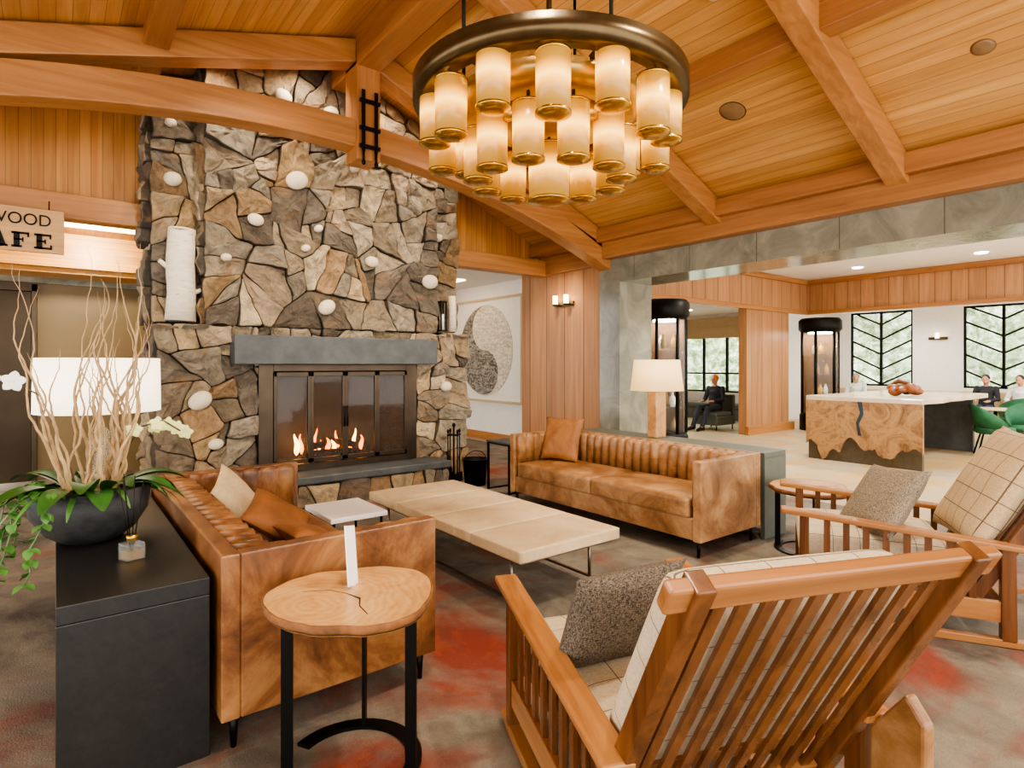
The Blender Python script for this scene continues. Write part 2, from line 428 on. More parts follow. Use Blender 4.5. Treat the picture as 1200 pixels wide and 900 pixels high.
sbox('wall_east',m_panel,6.7,7.3,6.4,8.35,0,3.75,.01)
sbox('trim_40',m_marble,6.68,7.42,5.98,6.4,0,3.2,.008)
sbox('trim_41',m_marble,6.68,7.42,-4,5.98,2.84,3.2,.008)
sbox('wall_east.001',m_gable,6.93,7.42,-4,6.4,3.2,4.0)
trim(MB().box(6.6,6.72,6.42,7.75,3.12,3.42),m_beamY)
sbox('baseboard_east',m_beamY,6.66,6.7,6.42,8.35,0,.18,.004)
sbox('wall_corridor',m_white,7.3,7.45,8.35,14,0,3.3)
sbox('baseboard_corridor',m_beamY,7.27,7.3,8.35,14,0,.16)
sbox('wall_corridor.001',m_taupe,1.5,7.3,13.4,13.5,0,3.3)
sbox('ceiling.002',m_ceilw,1.5,7.45,7.9,14,3.3,3.4)
m_soff=wood('soffit_boards','b87a30','e2ab5c','X',.4,('Z',.09),seam=.35)
sbox('ceiling.003',m_gable,-4.5,1.5,7.9,10.6,3.3,3.4)
sbox('wall_elevator',m_taupe,-4.5,1.5,10.5,10.7,0,2.72)
sbox('wall_elevator.001',m_soff,-4.5,1.5,9.6,9.75,2.86,3.3)
sbox('ceiling.007',m_soff,-4.5,1.5,9.75,10.6,2.8,2.86)
sbox('trim_50',m_marble,-4.5,1.5,10.42,10.5,2.72,2.8)
m_door=plain('door_bronze','3a2f22',.35,.7,.15,3)
d=thing('door_1','dark bronze elevator doors','door',(-1.12,10.42,0)); d['kind']='structure'
for x0,x1 in ((-.88,-.01),(.01,.86)): MB().box(x0,x1,0,.06,0,2.6).obj('door_leaf',m_door,d,bevel=.006)
MB().box(-.94,-.88,-.03,.08,0,2.7).box(.86,.92,-.03,.08,0,2.7).box(-.94,.92,-.03,.08,2.6,2.72).obj('door_frame',m_dsteel,d,bevel=.004)
tag(MB().box(-.7,.45,-.3,.3,-.02,0).obj('ceiling_light',m_ledw,loc=(.4,8.7,3.299)),'recessed rectangular warm corridor ceiling light','light')
# ------------------------------------------------------------ room 2
sbox('ceiling.004',m_ceilw,7.42,15.3,-4,7.4,3.74,3.84)
sbox('ceiling.005',m_ceilw,7.42,20,7.5,13,3.12,3.2)
sbox('ceiling.006',m_ceilw,15.3,20,-4,7.5,3.3,3.4)
sbox('wall_lounge',m_panelx,7.42,12.4,7.3,7.5,2.9,3.74)
sbox('wall_lounge.001',m_panelx,12.4,14.3,7.3,7.5,0,3.74)
sbox('wall_lounge.002',m_panelx,14.3,15.45,7.3,7.5,2.9,3.74)
sbox('wall_lounge.003',m_panelx,7.42,8.6,7.3,7.5,0,2.9)
sbox('wall_bulkhead',m_panely2,15.2,15.45,-4,7.3,2.89,3.74)
sbox('trim_51',m_beamX,12.3,14.4,7.2,7.3,0,.2); sbox('trim_52',m_beamX,7.42,15.2,7.22,7.3,2.86,2.96); sbox('trim_53',m_beamY,15.1,15.2,-4,7.3,2.86,2.95)
sbox('trim_54',m_beamY,15.1,15.2,-4,7.3,3.62,3.73); sbox('trim_55',m_beamX,7.42,15.2,7.22,7.3,3.62,3.73)
sbox('wall_bay',m_white,7.42,16,12.9,13,0,3.12)
sbox('wall_bay.001',m_white,16.2,18.8,8.5,8.6,0,3.3)
def window_wall(X,y0,y1,H,wins,wn0,style):
    k=0; prev=y0
    for (a,b,z0,z1) in wins:
        sbox('wall_window.%03d'%(wn0*10+k),m_white,X,X+.2,prev,a,0,H); k+=1
        sbox('wall_window.%03d'%(wn0*10+k),m_white,X,X+.2,a,b,0,z0); k+=1
        sbox('wall_window.%03d'%(wn0*10+k),m_white,X,X+.2,a,b,z1,H); k+=1
        prev=b
    sbox('wall_window.%03d'%(wn0*10+k),m_white,X,X+.2,prev,y1,0,H)
    for i,(a,b,z0,z1) in enumerate(wins):
        mb=MB(); fx=(X+.04,X+.12); t=.05
        mb.box(*fx,a,b,z0,z0+t).box(*fx,a,b,z1-t,z1).box(*fx,a,a+t,z0,z1).box(*fx,b-t,b,z0,z1)
        c=(a+b)/2
        if style=='chev':
            mb.box(*fx,c-.03,c+.03,z0,z1)
            for q in range(5):
                zz=z0+.05+q*(z1-z0)/5
                for e in (a,b):
                    dz=.42
                    p1=Vector((X+.08,e,zz+dz)); p0=Vector((X+.08,c,zz))
                    if p1.z>z1: f=(z1-p0.z)/dz; p1=p0+(p1-p0)*f
                    mb.beam(p0,p1,.045,.045,(1,0,0))
        else:
            for q in (1,2,3): yy=a+(b-a)*q/4; mb.box(*fx,yy-.03,yy+.03,z0,z1)
            mb.box(*fx,a,b,z0+.55,z0+.6)
        o=struct(mb.obj('window_%d'%(wn0+i),m_iron))
        MB().box(X+.07,X+.08,a+t,b-t,z0+t,z1-t).obj('window_pane',m_glass,o)
window_wall(18.8,-4,8.6,3.3,[(.5,2.2,.98,3.12),(3.3,4.95,.98,3.12),(6.1,7.72,.98,3.12)],1,'chev')
window_wall(16,8.6,12.9,3.12,[(9.3,12.5,.75,2.95)],7,'grid')
b=tag(MB().box(-.04,.0,-1.7,1.7,-.62,0).box(-.06,0,-1.7,1.7,-.30,-.26).box(-.06,0,-1.7,1.7,-.62,-.57).obj('roman_blind',m_creamf,loc=(15.98,10.9,3.02)),'beige roman blind half raised over lounge window','blind')
mb=MB(); vs=[];fs=[];nu,nv=110,30
for j in range(nv+1):
    for i in range(nu+1):
        y=-12+i*.38;z=-.5+j*.3
        vs.append((24+1.6*mn.noise(Vector((y*.5,z*.5,1)))+.9*mn.noise(Vector((y*1.7,z*1.7,4))),y,z))
for j in range(nv):
    for i in range(nu): a=j*(nu+1)+i; fs.append((a,a+1,a+nu+2,a+nu+1))
h=tag(mb.add(vs,fs,None,True).obj('tree_foliage',m_fol),'dense green and pale sunlit tree foliage outside windows','trees'); h['kind']='stuff'
def dl(x,y,z): tag(MB().lathe([(.001,-.015),(.09,-.015),(.11,0),(.001,0)],20).obj('bright_glow',m_ledp,loc=(x,y,z-.001)),'small round glowing ceiling disc added to brighten the lounge','light','added ceiling glow discs')  # glowing discs added to brighten the lounge ceilings
for x,y in ((9.2,5.6),(9.2,3.4),(9.2,1.2),(11.6,5.6),(11.6,3.4),(11.6,1.2),(14,5.6),(14,3.4),(14,1.2)): dl(x,y,3.74)
for x,y in ((17.2,1.5),(17.2,4),(17.2,6.5)): dl(x,y,3.3)
for x,y in ((12,10),(10,9),(14,10)): dl(x,y,3.12)
tag(MB().box(-.3,.3,-.6,.6,-.02,.0).obj('light_panel',m_ledw,loc=(6.2,10.5,3.299)),'flush white corridor ceiling light','light')
def ceilfix(name,x,y,mb,mat,label,cat):
    sl=math.atan(SR) if x>RX else -math.atan(SL)
    return tag(mb.obj(name,mat,loc=(x,y,zc(x)-.002),rot=(0,sl,0)),label,cat)
m_plate=plain('bronze_plate','8d6f4c',.5,.2)
ceilfix('ceiling_speaker',5.35,3.3,MB().lathe([(.001,-.012),(.1,-.012),(.12,0),(.13,.0)],28),m_plate,'round bronze ceiling speaker grille','speaker')
ceilfix('ceiling_speaker',5.6,1.35,MB().lathe([(.001,-.012),(.06,-.012),(.08,0)],28),m_plate,'small round flush ceiling plate','speaker')
ceilfix('smoke_detector',4.2,2.75,MB().lathe([(.001,-.07),(.03,-.07),(.05,-.045),(.075,-.04),(.08,0)],28),m_white,'white round smoke detector on plank ceiling','smoke detector')
for x in (1.0,3.9):
    ceilfix('air_vent',x,6.62,MB().box(-.25,.25,-.1,.1,-.02,0).box(-.22,.22,-.06,-.05,-.03,0).box(-.22,.22,-.0,.01,-.03,0).box(-.22,.22,.05,.06,-.03,0),m_iron,'dark slotted ceiling air vent beside chimney','vent')
# ------------------------------------------------------------ fireplace
def clip(P,a,b,c):
    o=[]
    for i in range(len(P)):
        p=P[i];q=P[(i+1)%len(P)];dp=a*p[0]+b*p[1]-c;dq=a*q[0]+b*q[1]-c
        if dp<=0:o.append(p)
        if dp*dq<0: t=dp/(dp-dq); o.append((p[0]+t*(q[0]-p[0]),p[1]+t*(q[1]-p[1])))
    return o
def area_(P): return sum(P[i][0]*P[(i+1)%len(P)][1]-P[(i+1)%len(P)][0]*P[i][1] for i in range(len(P)))/2
def split(P,tgt,rnd,dep=0):
    A=abs(area_(P))
    if A<tgt*rnd.uniform(.4,3.2) or dep>5: return [P]
    xs=[p[0] for p in P];ys=[p[1] for p in P]
    cx=sum(xs)/len(xs)+rnd.uniform(-.18,.18)*(max(xs)-min(xs)); cy=sum(ys)/len(ys)+rnd.uniform(-.18,.18)*(max(ys)-min(ys))
    base=0 if (max(xs)-min(xs))>(max(ys)-min(ys))*.85 else math.pi/2
    an=base+rnd.uniform(-.4,.4); a,b=math.cos(an),math.sin(an); c=a*cx+b*cy
    o=[]
    for Q in (clip(P,a,b,c),clip(P,-a,-b,-c)):
        if len(Q)>2: o+=split(Q,tgt,rnd,dep+1)
    return o
def inset(P,g):
    s=1 if area_(P)>0 else -1; O=P
    for i in range(len(P)):
        p=P[i];q=P[(i+1)%len(P)];dx,dy=q[0]-p[0],q[1]-p[1];L=math.hypot(dx,dy)
        if L<1e-5: continue
        nx,ny=s*dy/L,-s*dx/L
        O=clip(O,nx,ny,nx*p[0]+ny*p[1]-g)
        if len(O)<3: return O
    return O
PAL=['93846f','aa967c','7b7063','b49d7b','887963','a29681','6e6457','ad9067','c0ae8f','8f7e68','a5957c','827766','968a78','6a5e50','9c7f5c']
def stones(mb,rects,bounds,tgt,gap,fmap,seed,dep=(.04,.12),extra=()):
    rnd=random.Random(seed); x0,x1,y0,y1=bounds; S=[]
    cell=math.sqrt(tgt)*1.9
    nx=max(1,round((x1-x0)/cell));ny=max(1,round((y1-y0)/cell))
    for j in range(ny):
        for i in range(nx): S.append((x0+(i+.5+rnd.uniform(-.45,.45))*(x1-x0)/nx,y0+(j+.5+rnd.uniform(-.45,.45))*(y1-y0)/ny))
    for (rx0,rx1,ry0,ry1) in rects:
        for k,(sx,sy) in enumerate(S):
            P=[(rx0,ry0),(rx1,ry0),(rx1,ry1),(rx0,ry1)]
            for e in extra: P=clip(P,*e)
            for m,(tx,ty) in enumerate(S):
                if m==k or len(P)<3: continue
                a,b=tx-sx,ty-sy
                P=clip(P,a,b,a*(sx+tx)/2+b*(sy+ty)/2)
            if len(P)<3: continue
            for P2 in split(P,tgt,rnd):
                P3=inset(P2,gap)
                if len(P3)<3 or abs(area_(P3))<.0012: continue
                Q=[]
                for i in range(len(P3)):
                    p=P3[i];q=P3[(i+1)%len(P3)]; L=math.hypot(q[0]-p[0],q[1]-p[1])
                    if L<.012: continue
                    ns=max(1,int(L/.06)); 
                    st=[.0] if L<.05 else [.014/L]+[u/ns for u in range(1,ns)]+[1-.014/L]
                    for t in st:
                        x=p[0]+(q[0]-p[0])*t;y=p[1]+(q[1]-p[1])*t
                        dx=.03*mn.noise(Vector((x*6,y*6,seed)));dy=.03*mn.noise(Vector((x*6,y*6,seed+9)))
                        Q.append((x+dx,y+dy))
                n=len(Q)
                if n<3: continue
                cx=sum(p[0] for p in Q)/n;cy=sum(p[1] for p in Q)/n
                d=rnd.uniform(*dep);tx,ty=rnd.uniform(-.2,.2),rnd.uniform(-.2,.2); vs=[]
                for sc_,dd in ((1.0,0),(.998,d*.86),(.955,d),(.72,d+.006),(.45,d+.01),(.2,d+.012),(0,d+.012)):
                    for (x,y) in (Q if sc_>0 else Q[:1]):
                        X=cx+(x-cx)*sc_;Y=cy+(y-cy)*sc_
                        z=dd
                        if dd>0: z=max(.006,dd+tx*(X-cx)+ty*(Y-cy)+.04*mn.noise(Vector((X*8,Y*8,seed+k)))+.024*mn.noise(Vector((X*22,Y*22,seed+k))))
                        vs.append(fmap(X,Y,z))
                fs=[]
                for r in range(5):
                    for i in range(n): fs.append((r*n+i,r*n+(i+1)%n,(r+1)*n+(i+1)%n,(r+1)*n+i))
                for i in range(n): fs.append((5*n+i,5*n+(i+1)%n,6*n))
                c=hx(rnd.choice(PAL),rnd.uniform(.68,1.1)); dk=tuple(q*.35 for q in c[:3])+(1,)
                mb.add(vs,fs,None,False,c)
                o=len(mb.col)-len(fs)
                for q in range(n): mb.col[o+q]=dk
fp=thing('stone_fireplace','tall irregular fieldstone fireplace with slate mantel','fireplace',(2.72,6.95,0))
FX,FY=2.72,6.95
L0=lambda x:x-FX
roof=((SR,1,RZ+SR*RX-.03),(-SL,1,RZ-SL*RX-.03))
def rp(x0,x1,z0): 
    P=[(x0,z0),(x1,z0),(x1,zc(x1)-.02)]+([(RX,RZ-.02)] if x0<RX<x1 else [])+[(x0,zc(x0)-.02)]
    return [(L0(x),z) for x,z in P]
mb=MB()
mb.box(L0(.86),L0(1.8),.06,.8,0,2.0).box(L0(3.76),L0(4.55),.06,.8,0,2.0).box(L0(1.8),L0(3.76),.06,.8,1.55,2.0)
mb.box(L0(1.8),L0(3.76),.6,.8,0,1.55).box(L0(1.8),L0(3.76),.06,.6,0,.36)
mb.prism(rp(1.31,4.05,2.0),-.8,-.06,Mg).prism(rp(.84,4.6,2.0),-.8,-.42,Mg)
mb.obj('masonry_core',m_core,fp)
mb=MB()
front=lambda x,z,d:(L0(x),.06-d,z)
stones(mb,[(.8,1.79,0,2.02),(3.77,4.6,0,2.02)],(.8,4.6,0,2.02),.07,.004,front,11)
stones(mb,[(1.25,4.1,2.02,5.25)],(1.25,4.1,1.9,5.2),.08,.004,front,23,extra=roof)
stones(mb,[(1.79,3.77,1.8,2.02)],(1.7,3.9,1.8,2.1),.04,.005,front,5)
rec=lambda x,z,d:(L0(x),.42-d,z)
stones(mb,[(.8,1.3,2.05,5)],(.8,1.3,2.05,4.85),.06,.004,rec,31,extra=roof)
stones(mb,[(4.05,4.65,2.05,5)],(4.05,4.65,2.05,4.8),.06,.004,rec,37,extra=roof)
stones(mb,[(6.98,7.75,0,2.02)],(6.95,7.75,0,2.1),.07,.004,lambda y,z,d:(L0(.86)-d,y-FY,z),41)
stones(mb,[(7.0,7.4,2.02,4.78)],(7.0,7.4,2.02,5.0),.07,.004,lambda y,z,d:(L0(1.31)-d,y-FY,z),43)
stones(mb,[(7.37,7.75,2.02,4.64)],(7.37,7.75,2.02,4.8),.07,.004,lambda y,z,d:(L0(.84)-d,y-FY,z),47)
stones(mb,[(.8,1.3,6.9,7.4),(4.05,4.6,6.9,7.4)],(.8,4.6,6.9,7.4),.08,.004,lambda x,y,d:(L0(x),y-FY,1.97+min(.08,d*.5)),53)
mb.obj('fieldstone_facing',m_rock,fp)
for u,z,r in ((1.62,4.45,.09),(2.2,3.72,.12),(1.75,3.2,.08),(2.45,3.2,.05),(3.12,2.88,.08),(3.95,2.70,.11),(2.55,2.28,.10),(1.45,2.75,.05),(1.2,1.22,.11),(4.2,1.3,.08),(2.9,4.0,.06),(3.3,4.45,.08),(1.35,.75,.07),(2.05,4.65,.09),(2.6,4.6,.09),(2.3,2.95,.05)):
    MB().ell((0,0,0),(r*1.1,.05,r*.85),Matrix.Rotation(random.uniform(-.6,.6),4,'Y')).obj('pale_pebble',m_pebble,fp,(L0(u),-.07,z))
for u,z,r in ((1.0,3.6,.09),(.98,4.2,.06),(4.3,3.4,.07)): MB().ell((0,0,0),(r,.06,r*.85)).obj('pale_pebble',m_pebble,fp,(L0(u),.31,z))
MB().box(L0(1.5),L0(3.98),-.22,.06,1.60,1.92).obj('mantel',m_slate,fp,bevel=.01)
MB().box(L0(1.47),L0(4.05),-.45,.06,.27,.36).obj('hearth_slab',m_slate,fp,bevel=.015)
MB().box(L0(1.5),L0(4.02),-.4,.06,0,.27).obj('hearth_core',m_core,fp)
mb=MB();stones(mb,[(1.5,4.02,0,.27)],(1.5,4.02,0,.3),.04,.006,lambda x,z,d:(L0(x),-.4-min(.05,d*.5),z),61); mb.obj('hearth_stones',m_rock,fp)
y=-.03
MB().box(L0(1.79),L0(1.95),y,.08,.36,1.6).box(L0(3.62),L0(3.77),y,.08,.36,1.6).box(L0(1.95),L0(3.62),y,.08,1.52,1.6).box(L0(1.95),L0(3.62),y,.08,.36,.44).obj('steel_surround',m_dsteel,fp,bevel=.004)
m_fb=plain('firebrick','5a4a3b',.9,0,.3,9,.5)
MB().box(L0(1.81),L0(3.75),.55,.6,.36,1.55).box(L0(1.9),L0(1.95),.08,.55,.36,1.55).box(L0(3.62),L0(3.67),.08,.55,.36,1.55).box(L0(1.9),L0(3.67),.08,.6,.36,.44).box(L0(1.9),L0(3.67),.08,.6,1.52,1.56).obj('firebox',m_fb,fp)
for i in range(4):
    dw=1.67/4; a=L0(1.95)+i*dw; b=a+dw; w_=.035
    o=MB().box(a,a+w_,-.05,-.02,.45,1.51).box(b-w_,b,-.05,-.02,.45,1.51).box(a,b,-.05,-.02,.45,.5).box(a,b,-.05,-.02,1.46,1.51).obj('glass_door',m_dsteel,fp,bevel=.003)
    MB().box(a+w_,b-w_,-.038,-.03,.5,1.46).obj('door_glass',m_glassd,o)
    if i in (1,2):
        q=b-.02 if i==1 else a+.02
        MB().cyl((q,-.08,.85),(q,-.08,1.1),.01,n=8).cyl((q,-.08,.87),(q,-.05,.87),.007,n=8).cyl((q,-.08,1.08),(q,-.05,1.08),.007,n=8).obj('door_handle',m_iron,o)
for k,(a,b,r) in enumerate((((-.35,.2,.5),(.35,.24,.5),.055),((-.3,.36,.5),(.38,.32,.52),.06),((-.25,.22,.6),(.2,.38,.62),.045),((.3,.2,.58),(-.05,.36,.66),.04))):
    MB().cyl(a,b,r,r*.9,10).obj('log',m_log,fp)
def flame(x,y,h,w,mat,seed):
    pts=[];rs=[]
    for i in range(9):
        t=i/8; pts.append((x+math.sin(t*5+seed)*.03*t,y+math.cos(t*4+seed)*.015*t,.5+h*t)); rs.append(max(.002,w*(math.sin(math.pi*(t**.6)*.92+.12))))
    return MB().tube(pts,rs,8).obj('flame',mat,fp)
for k in range(12): flame(-.42+k*.075,.27+.05*math.sin(k*2),random.uniform(.12,.34),random.uniform(.018,.034),m_flame if k%2 else m_flame2,k)
tag(MB().tube([(0,0,0),(.01,0,.3),(0,.01,.6),(.015,0,.98)],[.15,.135,.14,.13],22).cyl((-.1,0,.55),(-.2,-.03,.62),.03,.022,8).cyl((.1,0,.3),(.19,-.04,.34),.03,.02,8).obj('birch_log',m_birch,loc=(1.05,7.1,2.06)),'thick white birch log standing on stone chimney ledge','log')
tag(MB().tube([(0,0,0),(.005,0,.25),(0,.0,.5)],[.06,.055,.055],18).obj('birch_log',m_birch,loc=(4.42,7.08,2.06)),'slim white birch log standing on stone chimney ledge','log')
l=thing('lantern','narrow dark iron lantern on chimney ledge','lantern',(4.26,7.08,2.06))
mb=MB(); hh=.4
for a in (-.04,.04):
    for b2 in (-.04,.04): mb.box(a-.008,a+.008,b2-.008,b2+.008,0,hh)
mb.box(-.05,.05,-.05,.05,0,.02).box(-.05,.05,-.05,.05,hh,hh+.02); mb.obj('frame',m_iron,l)
MB().cyl((0,0,.02),(0,0,hh*.6),.025).obj('candle',m_white,l)
ft=thing('fireplace_tools','black iron fireplace tool set on stand','fire tools',(4.16,6.62,0))
MB().lathe([(.001,0),(.13,0),(.13,.02),(.02,.03)],24).cyl((0,0,0),(0,0,.78),.012,n=10).ell((0,0,.8),(.025,.025,.03)).box(-.1,.1,-.012,.012,.66,.68).box(-.012,.012,-.1,.1,.66,.68).obj('stand',m_iron,ft)
for k,(x,yy) in enumerate(((.09,0),(-.09,0),(0,.09),(0,-.09))):
    mb=MB().cyl((x,yy,.1),(x,yy,.7),.008,n=8).ell((x,yy,.72),(.016,.016,.03),n=8)
    mb.box(x-.04,x+.04,yy-.008,yy+.008,.05,.17); mb.obj(('shovel','brush','tongs','poker')[k],m_iron,ft)
bk=thing('log_bucket','dark metal bucket beside the hearth','bucket',(4.42,6.5,0))
MB().lathe([(.001,0),(.14,0),(.17,.34),(.178,.34),(.178,.35),(.16,.35),(.13,.02),(.001,.02)],28).obj('bucket_body',m_iron,bk)
MB().tube([(.17*math.cos(t),.0,.33+.12*math.sin(t)) for t in [math.pi*i/12 for i in range(13)]],.006,6).obj('handle',m_iron,bk)
et=thing('end_table','slim black metal end table with glass top','end table',(4.62,5.95,0))
mb=MB()
for x in (-.22,.22):
    for yy in (-.22,.22): mb.box(x-.012,x+.012,yy-.012,yy+.012,0,.6)
mb.box(-.23,.23,-.23,.23,.59,.61).box(-.23,.23,-.23,-.21,.0,.02).box(-.23,.23,.21,.23,0,.02); mb.obj('frame',m_iron,et)
MB().box(-.24,.24,-.24,.24,.61,.63).obj('table_top',m_slate,et)
# ------------------------------------------------------------ sofas
def channel(mb,x0,x1,n,thick,z0,z1,M=None):
    vs=[];fs=[];k=n*10
    for i in range(k+1):
        x=x0+(x1-x0)*i/k; bl=abs(math.sin(math.pi*i/10))**.4
        yf=thick*(.68+.32*bl); zt=z1-.022+.022*bl
        prof=[(0,z0),(yf,z0),(yf*1.0,z1-.10),(yf*.98,z1-.04),(yf*.9,zt-.006),(yf*.5,zt),(0,zt)]
        vs+=[(x,y,z) for y,z in prof]
    p=7
    for i in range(k):
        for j in range(p): a=i*p+j;b=i*p+(j+1)%p; fs.append((a,b,b+p,a+p))
    fs.append(tuple(range(p)));fs.append(tuple(k*p+j for j in range(p))[::-1])
    mb.add(vs,fs,M,True)
def sofa(L,Dp,H,mat,label,loc,rot,nch):
    s=thing('sofa',label,'sofa',loc,rot); h=L/2;d=Dp/2;t=.075;zb=.14
    MB().box(-h,h,-d,-d+t,zb,H).obj('backrest',mat,s,bevel=.008,seg=3)
    for sg in (-1,1):
        x0,x1=(-h,-h+t) if sg<0 else (h-t,h)
        MB().box(x0,x1,-d+t,d,zb,H).obj('arm',mat,s,bevel=.008,seg=3)
    MB().box(-h+t,h-t,-d+t,d-.025,zb,.32).obj('base',mat,s,bevel=.01)
    mb=MB(); channel(mb,-h+t,h-t,nch,.16,.42,H,Matrix.Translation((0,-d+t,0))); mb.obj('back_cushion',mat,s)
    for sg in (-1,1):
        mb=MB(); M=Matrix.Translation((sg*(h-t),-d+t+.1,0))@Matrix.Rotation(R(90)*sg,4,'Z')
        ln=Dp-t-.14
        if sg>0: channel(mb,0,ln,6,.05,.42,H-.003,M)
        else: channel(mb,-ln,0,6,.05,.42,H-.003,M)
        mb.obj('arm_pad',mat,s)
    sw=(L-2*t-.10)/2
    for sg in (-1,1):
        MB().puff((sw/2,(Dp-t-.16)/2,.085),.03,.018,Matrix.Translation((sg*sw/2,(-d+t+.15+d)/2,.40))).obj('seat_cushion',mat,s)
    for x in (-h+.06,h-.06):
        for yy in (-d+.06,d-.06): MB().cyl((x,yy,zb+.01),(x*1.0,yy,0),.02,.012,10).obj('leg',m_iron,s)
    return s
sofa(2.54,.92,.8,m_leaF,'tan leather channel-tufted sofa facing the low bench',(4.6,4.11,0),R(90),21)
sofa(2.23,1.0,.82,m_leaN,'cognac leather channel-tufted sofa backed by black console',(1.03,3.72,0),R(-90),17)
def pillow(name,w,h,t,mat,loc,tilt,yaw,label,roll=0,seed=0):
    o=MB().pillow(w,h,t,seed=seed).obj(name,mat,loc=loc)
    o.rotation_euler=(Matrix.Rotation(yaw,3,'Z')@Matrix.Rotation(tilt,3,'X')@Matrix.Rotation(roll,3,'Z')).to_euler()
    return tag(o,label,'pillow')
pillow('throw_pillow',.5,.5,.16,m_tanp,(4.62,5.02,.74),R(72),R(-75),'brown suede throw pillow on tan leather sofa')
pillow('throw_pillow',.46,.44,.14,m_creamf,(1.0,4.38,.66),R(55),R(60),'beige fabric throw pillow on cognac sofa',.3,3)
pillow('throw_pillow',.48,.42,.14,m_rust,(1.14,3.95,.60),R(36),R(50),'rust velvet throw pillow slouched on cognac sofa',.3,5)
pillow('throw_pillow',.44,.34,.13,m_rust,(1.2,3.5,.57),R(22),R(100),'rust velvet lumbar pillow lying on cognac sofa',-.2,8)
# ------------------------------------------------------------ bench
bn=thing('bench_ottoman','long pale leather bench ottoman on thin metal frame','ottoman',(2.72,3.95,0))
for k in range(4):
    y0=-1.11+k*.555
    MB().puff((.455,.2775,.04),.010,.008,Matrix.Translation((0,y0+.2775,.40))).obj('cushion_panel',m_cream,bn)
mb=MB()
mb.box(-.43,.43,-1.08,1.08,.345,.362)
for x in (-.36,.36):
    mb.box(x-.01,x+.01,-1.0,1.0,.05,.065)
    for yy in (-.9,.9): mb.cyl((x,yy,0),(x,yy,.35),.012,n=8)
mb.obj('metal_frame',m_steel,bn)
wt=thing('side_table','low white marble top side table beside sofa','side table',(1.92,4.75,0))
MB().box(-.24,.24,-.3,.3,.36,.4).obj('table_top',m_paper,wt,bevel=.008)
for x in (-.2,.2):
    for yy in (-.26,.26): MB().cyl((x,yy,0),(x,yy,.36),.012,n=8).obj('leg',m_iron,wt)
# ------------------------------------------------------------ live edge tables
def blob(r,seed,n=72):
    P=[]
    for i in range(n):
        t=2*math.pi*i/n; c,s_=math.cos(t),math.sin(t)
        q=r*(.98+.16*mn.noise(Vector((c*1.0+seed,s_*1.0,0)))+.03*mn.noise(Vector((c*4+seed,s_*4,3)))-.07*math.exp(-((t-2.0)/.22)**2)-.04*math.exp(-((t-4.9)/.2)**2))
        P.append((q*c,q*s_))
    return P
def livetable(loc,r,h,seed,label,rot=0):
    t=thing('side_table',label,'side table',loc,rot)
    P=blob(r,seed); n=len(P); th=.04
    rows=((.965,h-th),(.985,h-th*.6),(.98,h-.010),(.965,h))
    mb=MB(); vs=[(x*k,y*k,z) for k,z in rows for x,y in P]
    mb.add(vs,[list(range(n))[::-1],[3*n+i for i in range(n)]]+[(k*n+i,k*n+(i+1)%n,(k+1)*n+(i+1)%n,(k+1)*n+i) for k in range(3) for i in range(n)]); mb.obj('table_top',m_slab,t)
    mb=MB(); rows=((.97,h-th+.002),(1.0,h-th*.6),(.995,h-.008),(.978,h+.0005),(.968,h-.004)); vs=[(x*k*(1+.006*mn.noise(Vector((x*40,y*40,z*60)))),y*k,z) for k,z in rows for x,y in P]
    mb.add(vs,[(k*n+i,k*n+(i+1)%n,(k+1)%5*n+(i+1)%n,(k+1)%5*n+i) for k in range(5) for i in range(n)],None,True); mb.obj('bark_edge',m_bark,t)
    mb=MB()
    crack=[(-.02,-.01,h),(.05,-.06,h),(.07,-.13,h),(.12,-.2,h)]
    mb.tube(crack,[.002,.005,.003,.002],4); mb.tube([(-.02,-.01,h),(-.1,.02,h),(-.2,.0,h)],[.002,.002,.001],4); mb.obj('crack',m_log,t)
    for a in (R(192),R(-8),R(95)):
        x,y=r*.74*math.cos(a),r*.74*math.sin(a)
        M=Matrix.Translation((x,y,0))@Matrix.Rotation(a,4,'Z')
        MB().box(-.022,.022,-.007,.007,.0,h-th+.003,M).obj('leg',m_iron,t)
    vs=[];fs=[];k=40;ri=r*.74
    for i in range(k+1):
        a=R(-130)+R(290)*i/k
        for rr,z in ((ri-.03,0),(ri+.03,0),(ri+.03,.014),(ri-.03,.014)): vs.append((rr*math.cos(a),rr*math.sin(a),z))
    for i in range(k):
        for j in range(4): a=i*4+j;b=i*4+(j+1)%4; fs.append((a,b,b+4,a+4))
    fs+=[(0,1,2,3),(k*4,k*4+3,k*4+2,k*4+1)]
    MB().add(vs,fs).obj('ring_base',m_iron,t)
    return t
livetable((.94,2.26,0),.335,.685,1.7,'round live-edge wood side table with black ring base',R(-40))
livetable((5.14,2.44,0),.34,.55,4.2,'round live-edge wood side table beside armchair',R(20))
cd=thing('card_stand','white folded menu card standing on side table','card',(.97,2.32,.688),R(45))
MB().box(-.045,.045,-.003,.003,0,.24,Matrix.Rotation(R(-10),4,'X')@Matrix.Rotation(R(14),4,'Y')).obj('card',m_paper,cd)
MB().box(-.04,.04,-.02,.02,0,.012).obj('card_base',m_glass,cd)
